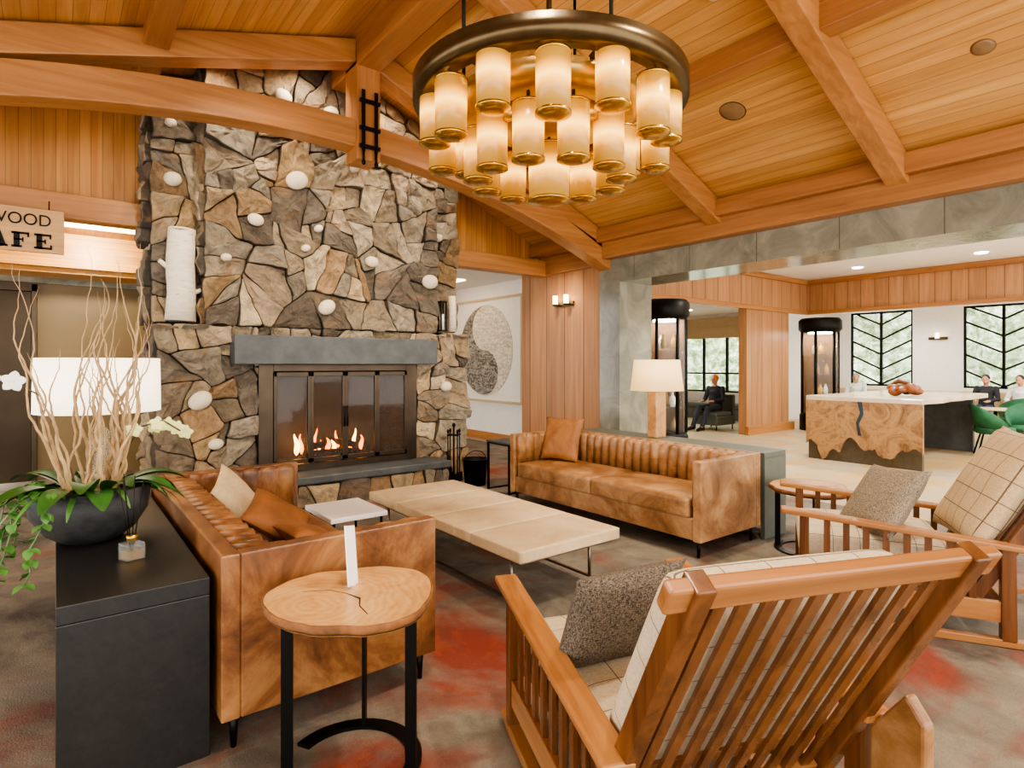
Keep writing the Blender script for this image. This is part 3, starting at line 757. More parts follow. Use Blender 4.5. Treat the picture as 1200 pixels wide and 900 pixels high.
# ------------------------------------------------------------ armchairs
Ms=Matrix(((0,0,1,0),(1,0,0,0),(0,1,0,0),(0,0,0,1)))
def armchair(loc,rot,label):
    c=thing('armchair',label,'armchair',loc,rot,'slatted wood armchairs')
    for x in (-.43,.43):
        MB().box(x-.025,x+.025,.465,.515,.03,.60).obj('front_leg',m_chZ,c,bevel=.005)
        MB().prism([(-.45,.03),(-.52,.03),(-.515,.52),(-.45,.525)],x-.025,x+.025,Ms).obj('rear_leg',m_chZ,c,bevel=.005)
        MB().prism([(.58,.02),(.60,.045),(.0,.04),(-.6,.045),(-.84,.075),(-.85,.045),(-.6,.005),(0,0),(.5,0)],x-.025,x+.025,Ms).obj('runner',m_chY,c,bevel=.004)
        MB().beam((x,.62,.628),(x,-.56,.53),.10,.03).obj('armrest',m_chY,c,bevel=.008)
        MB().box(x-.016,x+.016,-.46,.46,.13,.24).obj('side_rail',m_chY,c,bevel=.004)
        for k in range(8):
            y=-.33+k*.1; zt=.628-(.62-y)*(.098/1.18)-.014
            MB().box(x-.008,x+.008,y-.017,y+.017,.24,zt).obj('side_slat',m_chZ,c)
    MB().box(-.4,.4,.475,.505,.24,.34).obj('front_rail',m_chX,c,bevel=.004)
    MB().box(-.4,.4,-.50,-.47,.13,.24).obj('rear_rail',m_chX,c,bevel=.004)
    MB().box(-.4,.4,-.30,.47,.30,.33).obj('seat_platform',m_leaN,c)
    a=Vector((0,-.30,.16)); b=Vector((0,-.85,1.10)); up=(0,1,0)
    for x in (-.39,.39):
        MB().beam((x,a.y,a.z),(x,b.y-.02,b.z+.035),.05,.065,up).obj('back_post',m_chZ,c,bevel=.005)
    dv=(b-a).normalized()
    MB().beam((-.47,b.y,b.z),(.47,b.y,b.z),.04,.075,(0,dv.y,dv.z)).obj('top_rail',m_chX,c,bevel=.008)
    p=a+dv*.12
    MB().beam((-.36,p.y,p.z),(.36,p.y,p.z),.03,.08,(0,dv.y,dv.z)).obj('bottom_rail',m_chX,c,bevel=.004)
    for k in range(10):
        x=-.315+k*.07
        MB().beam((x,p.y,p.z),(x,b.y,b.z),.034,.014,(0,.866,.5)).obj('back_slat',m_chZ,c)
    MB().puff((.375,.40,.075),.06,.03,n=10).obj('seat_cushion',m_plaid,c,(0,.12,.41))
    return c
c1=armchair((1.786,1.4075,0),R(-22.3),'slatted oak armchair with cream plaid cushions, seen from behind')
c2=dup(c1,(4.42,1.58,0),R(28),'slatted oak armchair with plaid seat beside round table',(1.06,1.06,1.06))
MB().prism([(-.54,0),(-.72,0),(-.72,.60),(-.66,.66),(-.54,.50)],.41,.45,Ms).obj('side_panel',m_leaF,c1,bevel=.01,label='tan leather rear side panel')
a=Vector((0,-.30,.16)); b=Vector((0,-.85,1.10)); nr=Vector((0,.863,.505)); q=a+(b-a)*.58+nr*.10
MB().puff((.37,.36,.075),.06,.05,n=10).obj('back_cushion',m_plaid,c1,q,(R(-59.6),0,0))
q=a+(b-a)*.60+nr*.125
MB().pillow(.76,.76,.20).obj('back_cushion',m_plaid2,c2,q,(R(-59.6),0,R(3)),label='beige windowpane plaid back cushion')
def inchair(c,loc,rotx,rotz,name,w,h,t,mat,label,roll=0):
    M=Matrix.Translation(c.location)@Matrix.Rotation(c.rotation_euler.z,4,'Z')
    o=MB().pillow(w,h,t).obj(name,mat)
    o.matrix_world=M@Matrix.Translation(loc)@Matrix.Rotation(rotz,4,'Z')@Matrix.Rotation(rotx,4,'X')@Matrix.Rotation(roll,4,'Z')
    return tag(o,label,'pillow')
inchair(c1,(-.17,-.02,.69),R(-66),R(12),'throw_pillow',.48,.42,.15,m_tweed,'dark brown tweed pillow in slatted armchair')
inchair(c2,(-.16,.06,.72),R(-55),R(22),'throw_pillow',.56,.50,.16,m_tweedg,'grey woven pillow in slatted armchair',.1)
# ------------------------------------------------------------ console left
cs=thing('console_table','black oak waterfall console behind leather sofa','console',(.25,3.9,0))
MB().box(-.25,.25,-1.24,1.24,.66,.73).obj('table_top',m_black,cs,bevel=.004)
MB().box(-.25,.25,-1.24,-1.18,0,.66).obj('end_panel',m_black,cs,bevel=.004)
MB().box(-.25,.25,1.18,1.24,0,.66).obj('end_panel',m_black,cs,bevel=.004)
MB().box(-.22,.22,-1.18,1.18,.04,.64).obj('cabinet_body',m_black,cs)
def lamp(loc,r0,r1,z0,z1,mat,label,base,rot=0):
    l=thing('table_lamp',label,'lamp',loc,rot); base(l)
    MB().lathe([(r0,z0),(r1,z1),(r1-.006,z1),(r0-.006,z0)],40,closed=True).obj('lamp_shade',mat,l)
    MB().cyl((0,0,z0-.1),(0,0,z1-.04),.006,n=8).lathe([(.001,z1-.03),(r1-.01,z1-.03),(r1-.01,z1-.025),(.001,z1-.025)],6).obj('lamp_harp',m_gold,l)
    MB().ell((0,0,(z0+z1)/2-.04),(.035,.035,.05)).obj('light_bulb',m_led,l)
def gbase(l):
    MB().lathe([(.001,0),(.1,0),(.1,.02),(.06,.02),(.06,.42),(.04,.45),(.012,.47),(.012,.6)],28).obj('lamp_base',m_glass,l); MB().cyl((0,0,.02),(0,0,.6),.012).obj('lamp_pole',m_steel,l)
lamp((.23,4.75,.73),.35,.345,.56,.91,m_shade,'table lamp with wide white drum shade and glass base',gbase)
def wbase(l): MB().box(-.09,.09,-.06,.06,0,.55).obj('lamp_base',m_slab,l,bevel=.01); MB().cyl((0,0,.55),(0,0,.62),.01).obj('lamp_pole',m_gold,l)
sc=thing('console_table','grey green console standing behind tan sofa','console',(5.3,4.05,0))
MB().box(-.19,.19,-1.22,1.22,.74,.79).obj('table_top',m_gg,sc,bevel=.004)
for yy in (-1.2,1.2): MB().box(-.19,.19,yy-.02,yy+.02,0,.74).obj('end_panel',m_gg,sc)
MB().box(.15,.19,-1.18,1.18,.05,.74).obj('back_panel',m_gg,sc)
lamp((5.3,4.2,.79),.29,.25,.52,.86,m_shadec,'wood block table lamp with cream tapered shade',wbase)
df=thing('reed_diffuser','square glass reed diffuser with black reeds','diffuser',(.27,3.12,.73),R(20))
MB().box(-.04,.04,-.04,.04,0,.075).cyl((0,0,.075),(0,0,.1),.018).obj('bottle',m_glass,df,bevel=.006)
MB().box(-.033,.033,-.033,.033,.006,.045).obj('scented_oil',m_gold,df)
MB().cyl((0,0,.085),(0,0,.11),.022).obj('collar',m_gold,df)
for k in range(7):
    a=k*.9; MB().cyl((0,0,.02),(.05*math.cos(a),.05*math.sin(a),.34+.02*(k%3)),.0022,n=6).obj('reed',m_iron,df)
pl=thing('orchid_arrangement','dark bowl of orchids, ferns and curly pale branches','plant',(.14,3.62,.73))
MB().lathe([(.001,0),(.12,0),(.19,.05),(.245,.14),(.26,.26),(.245,.26),(.23,.22),(.001,.22)],40).obj('bowl',m_char,pl)
mb=MB(); mb.ell((0,0,.22),(.23,.23,.05)); mb.obj('moss',m_soil,pl)
for k in range(30):
    rr=random.Random(k+100); a=rr.uniform(0,6.28); p=Vector((.1*math.cos(a),.1*math.sin(a),.24)); pts=[p.copy()]
    d=Vector((math.cos(a)*.35,math.sin(a)*.35,1)); n=30; Lh=rr.uniform(.6,1.4); th=rr.uniform(.006,.012)
    for i in range(n):
        d+=Vector((rr.uniform(-.5,.5),rr.uniform(-.5,.5),rr.uniform(-.15,.15)))*.75; d.z=max(.35,d.z); d.normalize()
        d=(d+Vector((0,0,.28))).normalized(); p=p+d*Lh/n; pts.append(p.copy())
    MB().tube(pts,[th*(1-i/(n+2)) for i in range(n+1)],6).obj('curly_branch',m_twig,pl)
def leaf(mb,p,d,L,W,droop,n=8):
    d=Vector(d).normalized(); s=d.cross(Vector((0,0,1))).normalized(); vs=[];fs=[];q=Vector(p)
    for i in range(n+1):
        t=i/n; w=W*math.sin(math.pi*min(1,(t*.93+.05)))**.7
        vs+=[q-s*w+Vector((0,0,w*.35)),q.copy(),q+s*w+Vector((0,0,w*.35))]
        d=(d+Vector((0,0,-droop/n))).normalized(); q=q+d*L/n
    for i in range(n): a=i*3; fs+=[(a,a+1,a+4,a+3),(a+1,a+2,a+5,a+4)]
    mb.add(vs,fs,None,True)
for k in range(17):
    rr=random.Random(k+5);a=k*2.4; mb=MB(); leaf(mb,(.12*math.cos(a),.12*math.sin(a),.24),(math.cos(a),math.sin(a),rr.uniform(.3,1.2)),rr.uniform(.24,.36),rr.uniform(.045,.062),1.3); mb.obj('orchid_leaf',m_leaf,pl)
for k in range(12):
    rr=random.Random(k+55);a=k*1.7; mb=MB(); leaf(mb,(.15*math.cos(a),.15*math.sin(a),.24),(math.cos(a),math.sin(a),rr.uniform(.3,1.3)),rr.uniform(.22,.34),.014,1.8); mb.obj('fern_frond',m_leaf2,pl)
for k in range(5):
    a=R(150+k*22); mb=MB(); pts=[];p=Vector((.22*math.cos(a),.22*math.sin(a),.26)); rr=random.Random(k)
    for i in range(12):
        pts.append(p.copy()); p=p+Vector((math.cos(a)*.02+rr.uniform(-.02,.02),math.sin(a)*.02+rr.uniform(-.02,.02),.02-.014*i if i<4 else -.045))
    mb.tube(pts,.003,5)
    for q in pts[1:]:
        for s_ in (-1,1): leaf(mb,q,(rr.uniform(-1,1),rr.uniform(-1,1),-.2),.05,.02,.5,4)
    mb.obj('trailing_ivy',m_leaf2,pl)
def flower(mb,c,r,face):
    f=Vector(face).normalized(); a=f.orthogonal().normalized(); b=f.cross(a)
    for k in range(5):
        t=k*2*math.pi/5; d=a*math.cos(t)+b*math.sin(t); s=f.cross(d); vs=[];n=6
        for i in range(n+1):
            u=i/n; wv=r*.42*math.sin(math.pi*(u*.92+.06))**.7; q=Vector(c)+d*r*u+f*(.25*r*u*(1-u))
            vs+=[q-s*wv,q+f*.004,q+s*wv]
        fs=[]
        for i in range(n): e=i*3; fs+=[(e,e+1,e+4,e+3),(e+1,e+2,e+5,e+4)]
        mb.add(vs,fs,None,True)
def orchid(pts,mat,r,n0,seed):
    st=[]
    P=[Vector(p) for p in pts]
    for i in range(len(P)-1):
        for j in range(5): st.append(P[i].lerp(P[i+1],j/5))
    st.append(P[-1]); MB().tube(st,.004,6).obj('orchid_stem',m_stem,pl)
    rr=random.Random(seed)
    for k in range(n0):
        q=st[-1-k*2]+Vector((rr.uniform(-.03,.03),rr.uniform(-.03,.03),-.01)); mb=MB(); flower(mb,q,r,(rr.uniform(-.5,.5),-1,rr.uniform(-.2,.3))); mb.ell(q,(r*.15,r*.15,r*.15),n=8); mb.obj('orchid_flower',mat,pl)
orchid([(-.05,-.02,.24),(-.12,0,.5),(-.2,.02,.72),(-.34,.02,.82),(-.44,0,.78)],m_petal,.05,4,1)
orchid([(.08,-.02,.24),(.14,-.05,.42),(.2,-.08,.55),(.3,-.1,.58),(.38,-.1,.52)],m_petaly,.04,6,2)
# ------------------------------------------------------------ sign
sg=thing('cafe_sign','wooden hanging sign with dark cafe lettering','sign',(-.55,7.45,2.92))
MB().box(-.62,.62,-.02,.02,-.22,.21).obj('sign_board',wood('sign_wood','b08250','d6aa72','X',.5),sg,bevel=.006)
def text(t,size,loc,mat,par,bold=0,rot=(R(90),0,0),align='RIGHT',sx=1):
    cu=bpy.data.curves.new('txt','FONT'); cu.body=t; cu.size=size; cu.extrude=.003; cu.offset=bold; cu.align_x=align; cu.align_y='CENTER'
    o=bpy.data.objects.new('lettering_tmp',cu); COL.objects.link(o)
    bpy.context.view_layer.update()
    me=bpy.data.meshes.new_from_object(o.evaluated_get(bpy.context.evaluated_depsgraph_get())); bpy.data.objects.remove(o)
    me.materials.append(mat); o=place('lettering',me,par,loc,rot); o.scale=(sx,1,1); return o
text('WOOD',.16,(.52,-.026,.09),m_iron,sg,sx=.88)
def slab_word(par,x0,z0,H,W,gap):
    mb=MB(); t=.026; s=.012; sw=.045; x=x0
    def bx(a,b,c,d): mb.box(a,b,-.029,-.02,c,d)
    pts=[(math.cos(R(a)),math.sin(R(a))) for a in range(50,311,13)]
    ro=[(x+W/2+W/2*c,z0+H/2+H/2*q) for c,q in pts]; ri=[(x+W/2+(W/2-sw)*c,z0+H/2+(H/2-t)*q) for c,q in pts]
    n=len(pts)
    for i in range(n-1):
        quad=[ro[i],ro[i+1],ri[i+1],ri[i]]; vs=[(a,yy,b) for yy in (-.029,-.02) for a,b in quad]
        mb.add(vs,[(0,1,2,3),(7,6,5,4),(0,4,5,1),(1,5,6,2),(2,6,7,3),(3,7,4,0)])
    bx(x+W*.86,x+W*.97,z0+H*.62,z0+H); x+=W+gap
    mb.beam((x+W*.12,-.0245,z0),(x+W*.46,-.0245,z0+H),.009,t,(1,0,0)); mb.beam((x+W*.86,-.0245,z0),(x+W*.54,-.0245,z0+H),.009,sw,(1,0,0))
    bx(x+W*.25,x+W*.75,z0+H*.27,z0+H*.38); bx(x-.01,x+W*.3,z0,z0+s*1.6); bx(x+W*.66,x+W+.012,z0,z0+s*1.6); x+=W+gap+.012
    for g in 'FE':
        bx(x+W*.12,x+W*.12+sw,z0,z0+H); bx(x,x+W*.92,z0+H-t*.8,z0+H); bx(x+W*.82,x+W*.92,z0+H*.70,z0+H)
        bx(x+W*.12,x+W*.62,z0+H*.46,z0+H*.57); bx(x+W*.55,x+W*.63,z0+H*.36,z0+H*.66)
        if g=='F': bx(x,x+W*.55,z0,z0+t*.8)
        else: bx(x,x+W*.95,z0,z0+t*.8); bx(x+W*.85,x+W*.95,z0,z0+H*.3)
        x+=W+gap
    mb.obj('lettering',m_iron,par)
slab_word(sg,-.14,-.185,.15,.145,.026)
mb=MB()
for x in (-.4,.5): mb.cyl((x,0,.21),(x,0,.3),.006,n=6)
mb.obj('hook',m_iron,sg)
# artwork
aw=thing('wall_art','large white framed circular swirl artwork','artwork',(7.26,10.3,1.9))
MB().box(0,.04,-1.25,1.25,-1.08,1.08).obj('panel',m_white,aw,bevel=.005)
MB().box(-.03,.03,-1.29,1.29,1.05,1.10).box(-.03,.03,-1.29,1.29,-1.10,-1.05).box(-.03,.03,-1.29,-1.24,-1.05,1.05).box(-.03,.03,1.24,1.29,-1.05,1.05).obj('frame',m_creamf,aw)
Ma=Matrix(((0,0,1,0),(-1.18,0,0,0),(0,1.18,0,0),(0,0,0,1)))
Pd=[(.8*math.cos(t),.8*math.sin(t)) for t in [math.pi/2+math.pi*i/24 for i in range(25)]]
Pd+=[(.4*math.cos(t),-.4+.4*math.sin(t)) for t in [-math.pi/2+math.pi*i/14 for i in range(1,15)]]
Pd+=[(-.4*math.sin(math.pi*i/14),.4-.4*math.cos(math.pi*i/14)) for i in range(1,14)]
m_art=tweed('pale_relief','b3a993','e2dac9',22)
mb=MB(); Pc=[(.82*math.cos(2*math.pi*i/48),.82*math.sin(2*math.pi*i/48)) for i in range(48)]; mb.prism(Pc,-.012,0,Ma); mb.obj('disc',m_art,aw)
m_dots=tweed('dark_dots','4f4a44','a9a195',24)
mb=MB(); mb.prism(Pd,-.022,-.012,Ma); mb.obj('swirl',m_dots,aw)
ex=thing('exit_sign','small red illuminated exit sign','sign',(6.6,11.6,3.05))
MB().box(-.2,.2,-.03,.03,-.1,.1).box(-.01,.01,-.01,.01,.1,.25).obj('sign_body',m_white,ex)
text('EXIT',.15,(0,-.034,0),emis('exit_red','ff2a12',4),ex,.003,align='CENTER')
def sconce(loc,rot,label,two=True):
    s=thing('wall_sconce',label,'sconce',loc,rot)
    MB().box(-.22,.22,-.03,0,-.04,.04).obj('back_plate',m_bronze,s,bevel=.004)
    for x in ((-.13,.13) if two else (0,)):
        MB().cyl((x,-.03,0),(x,-.1,0),.012,n=8).lathe([(.001,-.03),(.045,-.03),(.05,0),(.001,0)],20,Matrix.Translation((x,-.1,0))).obj('holder',m_bronze,s)
        MB().lathe([(.001,0),(.042,0),(.042,.14),(.001,.14)],20,Matrix.Translation((x,-.1,0))).obj('glass_shade',m_ledw,s)
sconce((6.7,7.2,2.6),R(-90),'bronze two-candle wall sconce on wood panel')
sconce((18.8,5.5,2.3),R(-90),'small wall sconce between chevron windows',False)
# ------------------------------------------------------------ chandelier
ch=thing('chandelier','round bronze ring chandelier with frosted candle glasses','chandelier',(2.75,3.12,3.22))
MB().lathe([(.95,.18),(.95,.31),(.93,.31),(.92,.22),(.80,.20),(.80,.18)],72,closed=True).obj('outer_ring',m_bronze,ch)
MB().lathe([(.915,.235),(.915,.305),(.90,.305),(.90,.235)],72,closed=True).obj('lit_ring_face',m_bronzeL,ch)  # lighter bronze band paints the ring's inner face as lit
MB().lathe([(.001,.16),(.3,.15),(.58,.10),(.66,.15),(.66,.22),(.6,.24),(.001,.28)],60).obj('dish',m_bronzeL,ch)
MB().lathe([(.5,-.06),(.5,.05),(.46,.05),(.46,-.06)],60,closed=True).obj('inner_ring',m_gold,ch)
for k in range(6):
    a=k*math.pi/3+.2; MB().box(.0,.85,-.015,.015,.21,.235,Matrix.Rotation(a,4,'Z')).obj('spoke',m_bronze,ch)
for k in range(3):
    a=k*2*math.pi/3+.5; x,yy=.6*math.cos(a),.6*math.sin(a)
    MB().cyl((x,yy,.22),(x,yy,zc(2.75+x)-3.24),.013,n=10).obj('suspension_rod',m_iron,ch)
MB().cyl((0,0,.28),(0,0,RZ-.36-3.22),.02,n=12).obj('stem',m_bronze,ch)
def shades(r,h):
    a=MB().lathe([(.001,-h/2),(r*.97,-h/2),(r,h/2),(r-.008,h/2),(r-.012,-h/2+.01),(.001,-h/2+.01)],26)
    me=a.mesh('glass_shade'); me.materials.append(m_candle)
    b=MB().lathe([(.001,-h/2-.02),(r*.5,-h/2-.02),(r*1.04,-h/2-.004),(r*1.04,-h/2+.012),(.001,-h/2+.012)],26)
    c=MB().lathe([(r*1.03,h/2-.012),(r*1.03,h/2+.005),(r*.9,h/2+.005),(r*.9,h/2-.012)],26,closed=True)
    mb2=b.mesh('candle_cup'); mb2.materials.append(m_gold); mc=c.mesh('shade_rim'); mc.materials.append(m_gold)
    return me,mb2,mc
sm=shades(.102,.35); bg_=shades(.145,.38)
rodm=MB().cyl((0,0,.13),(0,0,.26),.012,n=8).mesh('hanger'); rodm.materials.append(m_bronze)
def addl(x,y,z,S):
    place('glass_shade',S[0],ch,(x,y,z)); place('candle_cup',S[1],ch,(x,y,z)); place('shade_rim',S[2],ch,(x,y,z)); place('hanger',rodm,ch,(x,y,z))
for k in range(14): a=k*math.pi/7-.02; addl(.80*math.cos(a),.80*math.sin(a),-.02 if k%2 else .05,sm)
for k in range(11): a=k*2*math.pi/11+.3; addl(.50*math.cos(a),.50*math.sin(a),-.17,sm)
addl(0,0,-.28,bg_)
# ------------------------------------------------------------ lounge furniture
bar=thing('live_edge_counter','live-edge burl waterfall counter with dark resin river','counter',(10.2,4.03,0),0)
m_res=plain('resin_dark','33434a',.15,0,.3,5)
MB().box(.02,.1,-.84,.84,0,.98).obj('end_slab',plain('counter_base','5e5445',.35,.5),bar,bevel=.004)
n=40
top=[(-.86+1.72*i/n,1.0) for i in range(n+1)]
bot=[(.86-1.72*i/n+.03*mn.noise(Vector((i*.9,8,0))),.32-.16*abs(math.sin(i*.16+.4))+.26*mn.noise(Vector((i*.22,0,0)))+.09*mn.noise(Vector((i*.9,3,0)))+.10*math.exp(-((i-20)/3.0)**2)) for i in range(n+1)]
Mb=Matrix(((0,0,1,0),(1,0,0,0),(0,1,0,0),(0,0,0,1)))
MB().prism(top+bot,-.03,.02,Mb).obj('burl_front',m_burl,bar)
riv=[(-.03,1.0),(.04,1.0),(.0,.82),(.06,.66),(.03,.46),(-.02,.46),(.02,.64),(-.05,.8)]
MB().prism(riv,-.036,-.03,Mb).obj('resin_river',m_res,bar)
P=[]
for i in range(30): t=i/29; P.append((3.3*t-.03,-.86+.06*mn.noise(Vector((t*6,1,0)))))
for i in range(30): t=1-i/29; P.append((3.3*t-.03,.86+.06*mn.noise(Vector((t*6,5,0)))))
MB().prism(P,.99,1.07).obj('counter_top',plain('pale_counter','c9b69d',.2,0,.2,2),bar,bevel=.008)
MB().box(3.0,3.1,-.7,.7,0,.99).obj('far_leg',m_slate,bar)
sp=MB()
for k in range(9):
    a=k*.8; sp.ell((.1*math.cos(a)*(1+k*.08),.16*math.sin(a),.07+.03*(k%3)),(.11,.09,.06+.02*(k%2)),Matrix.Rotation(a,4,'Z'))
sp.tube([(-.1,-.15,.1),(0,-.05,.2),(.05,.1,.24),(0,.2,.18)],[.03,.04,.04,.02],8)
tag(sp.obj('driftwood_sculpture',plain('carved_wood','7a4420',.35,0,.5,6,.4),loc=(11.2,3.75,1.08)),'carved reddish driftwood sculpture on burl counter','sculpture')
m_cabw=plain('cabinet_lining','7a5836',.5,0,.1)
def cabinet(loc,rot,label):
    c=thing('display_cabinet',label,'cabinet',loc,rot)
    MB().lathe([(.001,0),(.38,0),(.38,.36),(.35,.42),(.001,.42)],32).obj('cabinet_base',m_iron,c)
    MB().lathe([(.001,2.38),(.35,2.38),(.40,2.45),(.40,2.66),(.35,2.72),(.001,2.72)],32).obj('cornice',m_iron,c)
    for k in range(6):
        a=k*math.pi/3+.2; MB().cyl((.34*math.cos(a),.34*math.sin(a),.42),(.34*math.cos(a),.34*math.sin(a),2.38),.03,n=8).obj('post',m_iron,c)
    vs=[];fs=[]
    for i in range(17):
        a=R(-70)+R(180)*i/16
        for z in (.42,2.38): vs.append((.31*math.cos(a),.31*math.sin(a),z))
    for i in range(16): fs.append((2*i,2*i+2,2*i+3,2*i+1))
    MB().add(vs,fs,None,True).obj('back_panel',m_cabw,c)
    MB().lathe([(.33,.42),(.33,2.38)],32).obj('curved_glass',m_glass,c)
    for z in (.85,1.35,1.85): MB().lathe([(.001,z),(.3,z),(.3,z+.015),(.001,z+.015)],32).obj('shelf',m_glass,c)
    MB().lathe([(.001,2.35),(.22,2.35),(.22,2.38),(.001,2.38)],16).obj('cabinet_light',m_ledp,c)
    return c
k1=cabinet((8.45,6.5,0),0,'tall dark cylindrical glass display cabinet with jars')
k2=dup(k1,(14.75,6.75,0),0,'tall dark cylindrical glass display cabinet with glassware',(1.2,1.2,1))
m_jar=plain('amber_jar','d9a23c',.3,0,.2,5)
for kk,(cx,cy) in enumerate(((8.45,6.5),(14.75,6.75))):
    for z in (.425,.868,1.368,1.868):
        for j in range(3):
            a=j*2.1+z*3+kk; tag(MB().lathe([(.001,0),(.045,0),(.055,.08),(.05,.16),(.02,.2),(.02,.24),(.028,.25),(.001,.25)],16).obj('jar',(m_jar,m_petal,m_bronzeL)[j],loc=(cx+.14*math.cos(a),cy+.14*math.sin(a),z)),'small decorative jar on glass display shelf','jar','display cabinet jars')
def tub(loc,rot,label):
    c=thing('tub_chair',label,'chair',loc,rot,'green lounge chairs')
    vs=[];fs=[];n=24
    for i in range(n+1):
        a=R(-25)+(R(230))*i/n
        t=i/n; h=.52+.3*math.sin(math.pi*t)**.8
        for rr,z in ((.24,.4),(.31,h),(.28,h+.01),(.2,.42)): vs.append((rr*math.cos(a),-rr*math.sin(a),z))
    for i in range(n):
        for j in range(4): a=i*4+j;b=i*4+(j+1)%4; fs.append((a,b,b+4,a+4))
    fs+=[(0,1,2,3),(n*4+3,n*4+2,n*4+1,n*4)]
    MB().add(vs,fs,None,True).obj('shell',m_green,c)
    MB().lathe([(.001,.36),(.22,.36),(.26,.4),(.25,.46),(.001,.48)],24).obj('seat',m_green,c)
    for x,y in ((.18,.18),(-.18,.18),(.18,-.18),(-.18,-.18)): MB().cyl((x*.8,y*.8,.37),(x*1.25,y*1.25,0),.013,n=8).obj('leg',m_iron,c)
    return c
t1=tub((14.3,4.15,0),R(70),'dark green velvet tub chair with black legs')
t1.scale=(1.15,1.15,1.1)
for l,r_ in (((12.9,2.95,0),R(200)),((13.6,2.6,0),R(100)),((15.4,4.6,0),R(60)),((16.6,6.3,0),R(-90)),((15.8,3.2,0),R(-60))): dup(t1,l,r_)
def rtable(loc,r,h):
    c=thing('lounge_table','round pale table on black pedestal in lounge','table',loc,0,'lounge tables')
    MB().lathe([(.001,h-.03),(r,h-.03),(r,h),(.001,h)],32).obj('table_top',m_creamf,c)
    MB().lathe([(.001,0),(r*.5,0),(r*.5,.02),(.03,.04),(.03,h-.03)],20).obj('pedestal',m_iron,c)
rtable((14.5,3.3,0),.4,.74); rtable((17.2,5.2,0),.4,.74); rtable((12.0,9.0,0),.3,.5)
bs=thing('banquette','long upholstered window banquette','bench',(18.45,5.4,0))
MB().box(-.25,.3,-3,3,.0,.3).obj('base',m_gg,bs); MB().puff((.28,3,.08),.05,.01,Matrix.Translation((0,0,.38))).obj('seat',m_creamf,bs); MB().box(.2,.33,-3,3,.3,.9).obj('backrest',m_creamf,bs,bevel=.03)
bs2=thing('banquette','grey upholstered bench below bay window','bench',(15.5,10.2,0))
MB().box(-.3,.3,-2,2,0,.3).obj('base',m_gg,bs2); MB().puff((.32,2,.08),.05,.01,Matrix.Translation((0,0,.38))).obj('seat',m_gg,bs2)
bc=thing('lounge_chair','grey upholstered lounge chair','chair',(12.9,8.5,0),R(90))
MB().box(-.35,.35,-.35,.35,.12,.34).obj('base',m_gg,bc,bevel=.02); MB().puff((.33,.33,.06),.05,.02,Matrix.Translation((0,.02,.38))).obj('seat',m_gg,bc); MB().box(-.35,.35,-.45,-.33,.12,.85).obj('backrest',m_gg,bc,bevel=.03)
for x in (-.3,.3):
    for y in (-.38,.3): MB().cyl((x,y,0),(x,y,.13),.015,n=8).obj('leg',m_iron,bc)
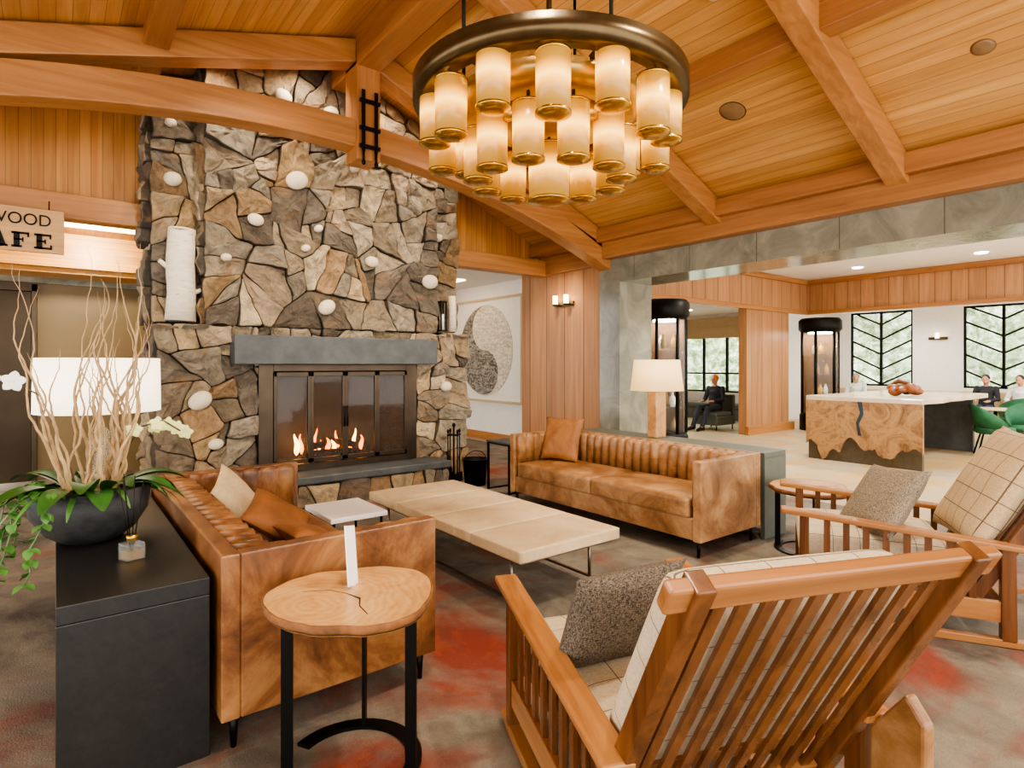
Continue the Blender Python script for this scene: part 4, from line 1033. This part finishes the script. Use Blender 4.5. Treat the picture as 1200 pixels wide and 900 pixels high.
# ------------------------------------------------------------ people
def person(loc,rot,shirt,pants,hair,label,hat=None,legs=0.0):
    p=thing('person',label,'person',loc,rot)
    def remesh(o,v=.012):
        m=o.modifiers.new('remesh','REMESH'); m.mode='VOXEL'; m.voxel_size=v; m.use_smooth_shade=True
        s=o.modifiers.new('smooth','SMOOTH'); s.iterations=3; s.factor=.5
    hip=Vector((0,-.05,.55)); chest=Vector((0,-.09,.92)); neck=Vector((0,-.07,1.08)); head=Vector((0,-.03,1.22))
    def arm(s): return [Vector((s*.19,-.08,1.0)),Vector((s*.25,.0,.74)),Vector((s*.14,.24,.70)),Vector((s*.12,.31,.70))]
    def leg(s):
        k=Vector((s*.12,.42+legs*.05,.52)); return [Vector((s*.1,-.03,.53)),k,Vector((s*.13,.46+legs*.4,.09)),Vector((s*.13,.60+legs*.4,.045))]
    mb=MB(); mb.tube([hip,chest,neck],[.13,.13,.05],12); mb.cyl(neck,head,.052,n=12)
    mb.ell(head,(.076,.098,.118)); mb.ell(head+Vector((0,.1,-.01)),(.014,.02,.022)); mb.ell(head+Vector((0,.075,-.06)),(.045,.03,.03))
    for s in (-1,1):
        mb.ell(head+Vector((s*.078,0,-.01)),(.012,.02,.03)); A=arm(s); mb.tube(A,[.045,.038,.026,.022],10)
        for q in A: mb.ell(q,(.03,.03,.03),n=10)
        mb.ell(A[3]+Vector((0,.04,0)),(.038,.05,.018),n=10)
        for f in range(4):
            b0=A[3]+Vector(((f-1.5)*.019,.07,0)); l=(.06,.072,.068,.052)[f]
            mb.tube([b0,b0+Vector((0,l*.6,-.006)),b0+Vector((0,l,-.026))],[.0095,.009,.0075],8)
        b0=A[3]+Vector((-s*.03,.02,0)); mb.tube([b0,b0+Vector((-s*.03,.03,-.005)),b0+Vector((-s*.035,.06,-.012))],[.011,.01,.008],8)
        Lg=leg(s); mb.tube(Lg,[.08,.058,.04,.035],10)
    o=mb.obj('body',m_skin,p); remesh(o,.008)
    mb=MB()
    for s in (-1,1): mb.ell(head+Vector((s*.03,.088,.008)),(.012,.01,.008),n=8)
    mb.obj('eyes',m_iron,p)
    mb=MB(); mb.ell(hip+Vector((0,0,.02)),(.17,.14,.12)); mb.tube([hip,Vector((0,-.08,.8)),chest,Vector((0,-.08,1.02))],[.16,.15,.165,.09],14); mb.ell(chest+Vector((0,0,.04)),(.21,.125,.12))
    for s in (-1,1):
        A=arm(s); mb.tube(A[:3],[.068,.055,.04],10); mb.ell(A[0],(.068,.068,.068)); mb.ell(A[1],(.055,.055,.055))
    o=mb.obj('shirt',shirt,p); remesh(o)
    mb=MB(); mb.ell(hip+Vector((0,0,-.02)),(.175,.15,.1))
    for s in (-1,1):
        Lg=leg(s); mb.tube(Lg[:3],[.095,.075,.055],10); mb.ell(Lg[1],(.075,.075,.075))
    o=mb.obj('trousers',pants,p); remesh(o)
    for s in (-1,1): Lg=leg(s); MB().tube([Lg[2]+Vector((0,-.05,-.03)),Lg[2]+Vector((0,.06,-.03)),Lg[3]+Vector((0,.04,-.01))],[.05,.048,.035],10).obj('shoe',m_iron,p)
    mb=MB(); mb.ell(head+Vector((0,-.022,.035)),(.086,.1,.1)); mb.obj('hair' if not hat else 'beanie',hair if not hat else hat,p)
    return p
m_hair=plain('dark_hair','2a1d14',.7); m_hairg=plain('grey_hair','8d8378',.7); m_shw=plain('white_shirt','dedbd5',.8); m_shd=plain('dark_jacket','24262c',.8); m_jean=plain('jeans','35415a',.8); m_org=plain('orange_knit','d0701c',.85)
person((18.25,7.35,0),R(95),m_shw,m_jean,m_hairg,'person with grey hair in white shirt seated by window')
person((18.25,4.35,0),R(90),m_shd,m_jean,m_hair,'person in dark jacket seated by chevron window')
person((18.25,3.7,0),R(80),m_shw,m_jean,m_hair,'person in light shirt seated on window banquette')
person((12.95,8.5,0),R(90),m_shd,m_shd,m_hair,'person in dark clothes and orange beanie lounging in chair',m_org,.6)
# ------------------------------------------------------------ lights
def spot(loc,tgt,power,ang=70,col=(1,.88,.70),soft_=.12):
    l=bpy.data.lights.new('spot','SPOT'); l.energy=power; l.spot_size=R(ang); l.spot_blend=.8; l.shadow_soft_size=soft_; l.color=col
    o=bpy.data.objects.new('unseen_spot_light',l); COL.objects.link(o); o.location=loc
    o.rotation_euler=(Vector(tgt)-Vector(loc)).to_track_quat('-Z','Y').to_euler()
spot((1.2,3.9,4.5),(1.9,7,2.3),450,60); spot((4.3,3.9,4.4),(3.4,7,2.3),450,60)  # unseen spots added to wash the chimney
for x in (1.35,2.25,3.2,4.1): spot((x,6.5,zc(x)-.08),(x,7.05,3.4),85,120,soft_=.05)
spot((2.0,2.3,4.8),(1.6,3.2,0),500,100); spot((4.0,3.2,4.5),(4.2,4,0),500,100); spot((3.3,1.2,4.7),(3,1.5,0),420,110)  # unseen spots added as fill over the seating
spot((1,1,4.5),(.6,2.4,0),300,90)
spot((5.8,6.9,3.6),(6.7,7.4,1.5),120,80)
spot((.4,8.7,3.2),(0,9.8,2.6),200,150)
for x,y in ((9.2,4.5),(9.2,1.5),(12.5,4.5),(12.5,1.5)): spot((x,y,3.7),(x,y,0),600,160,(1,.97,.92),.2)  # unseen wide spots added to brighten the lounge, bay included
for x,y in ((17.2,2.5),(17.2,6)): spot((x,y,3.25),(x,y,0),380,160,(1,.97,.92),.2)
spot((12,10,3.08),(12,10,0),350,160,(1,.97,.92),.2)
s=bpy.data.lights.new('sun','SUN'); s.energy=7; s.angle=.05; so=bpy.data.objects.new('sun',s); COL.objects.link(so)
so.rotation_euler=Vector((.75,.3,-.6)).to_track_quat('-Z','Y').to_euler()
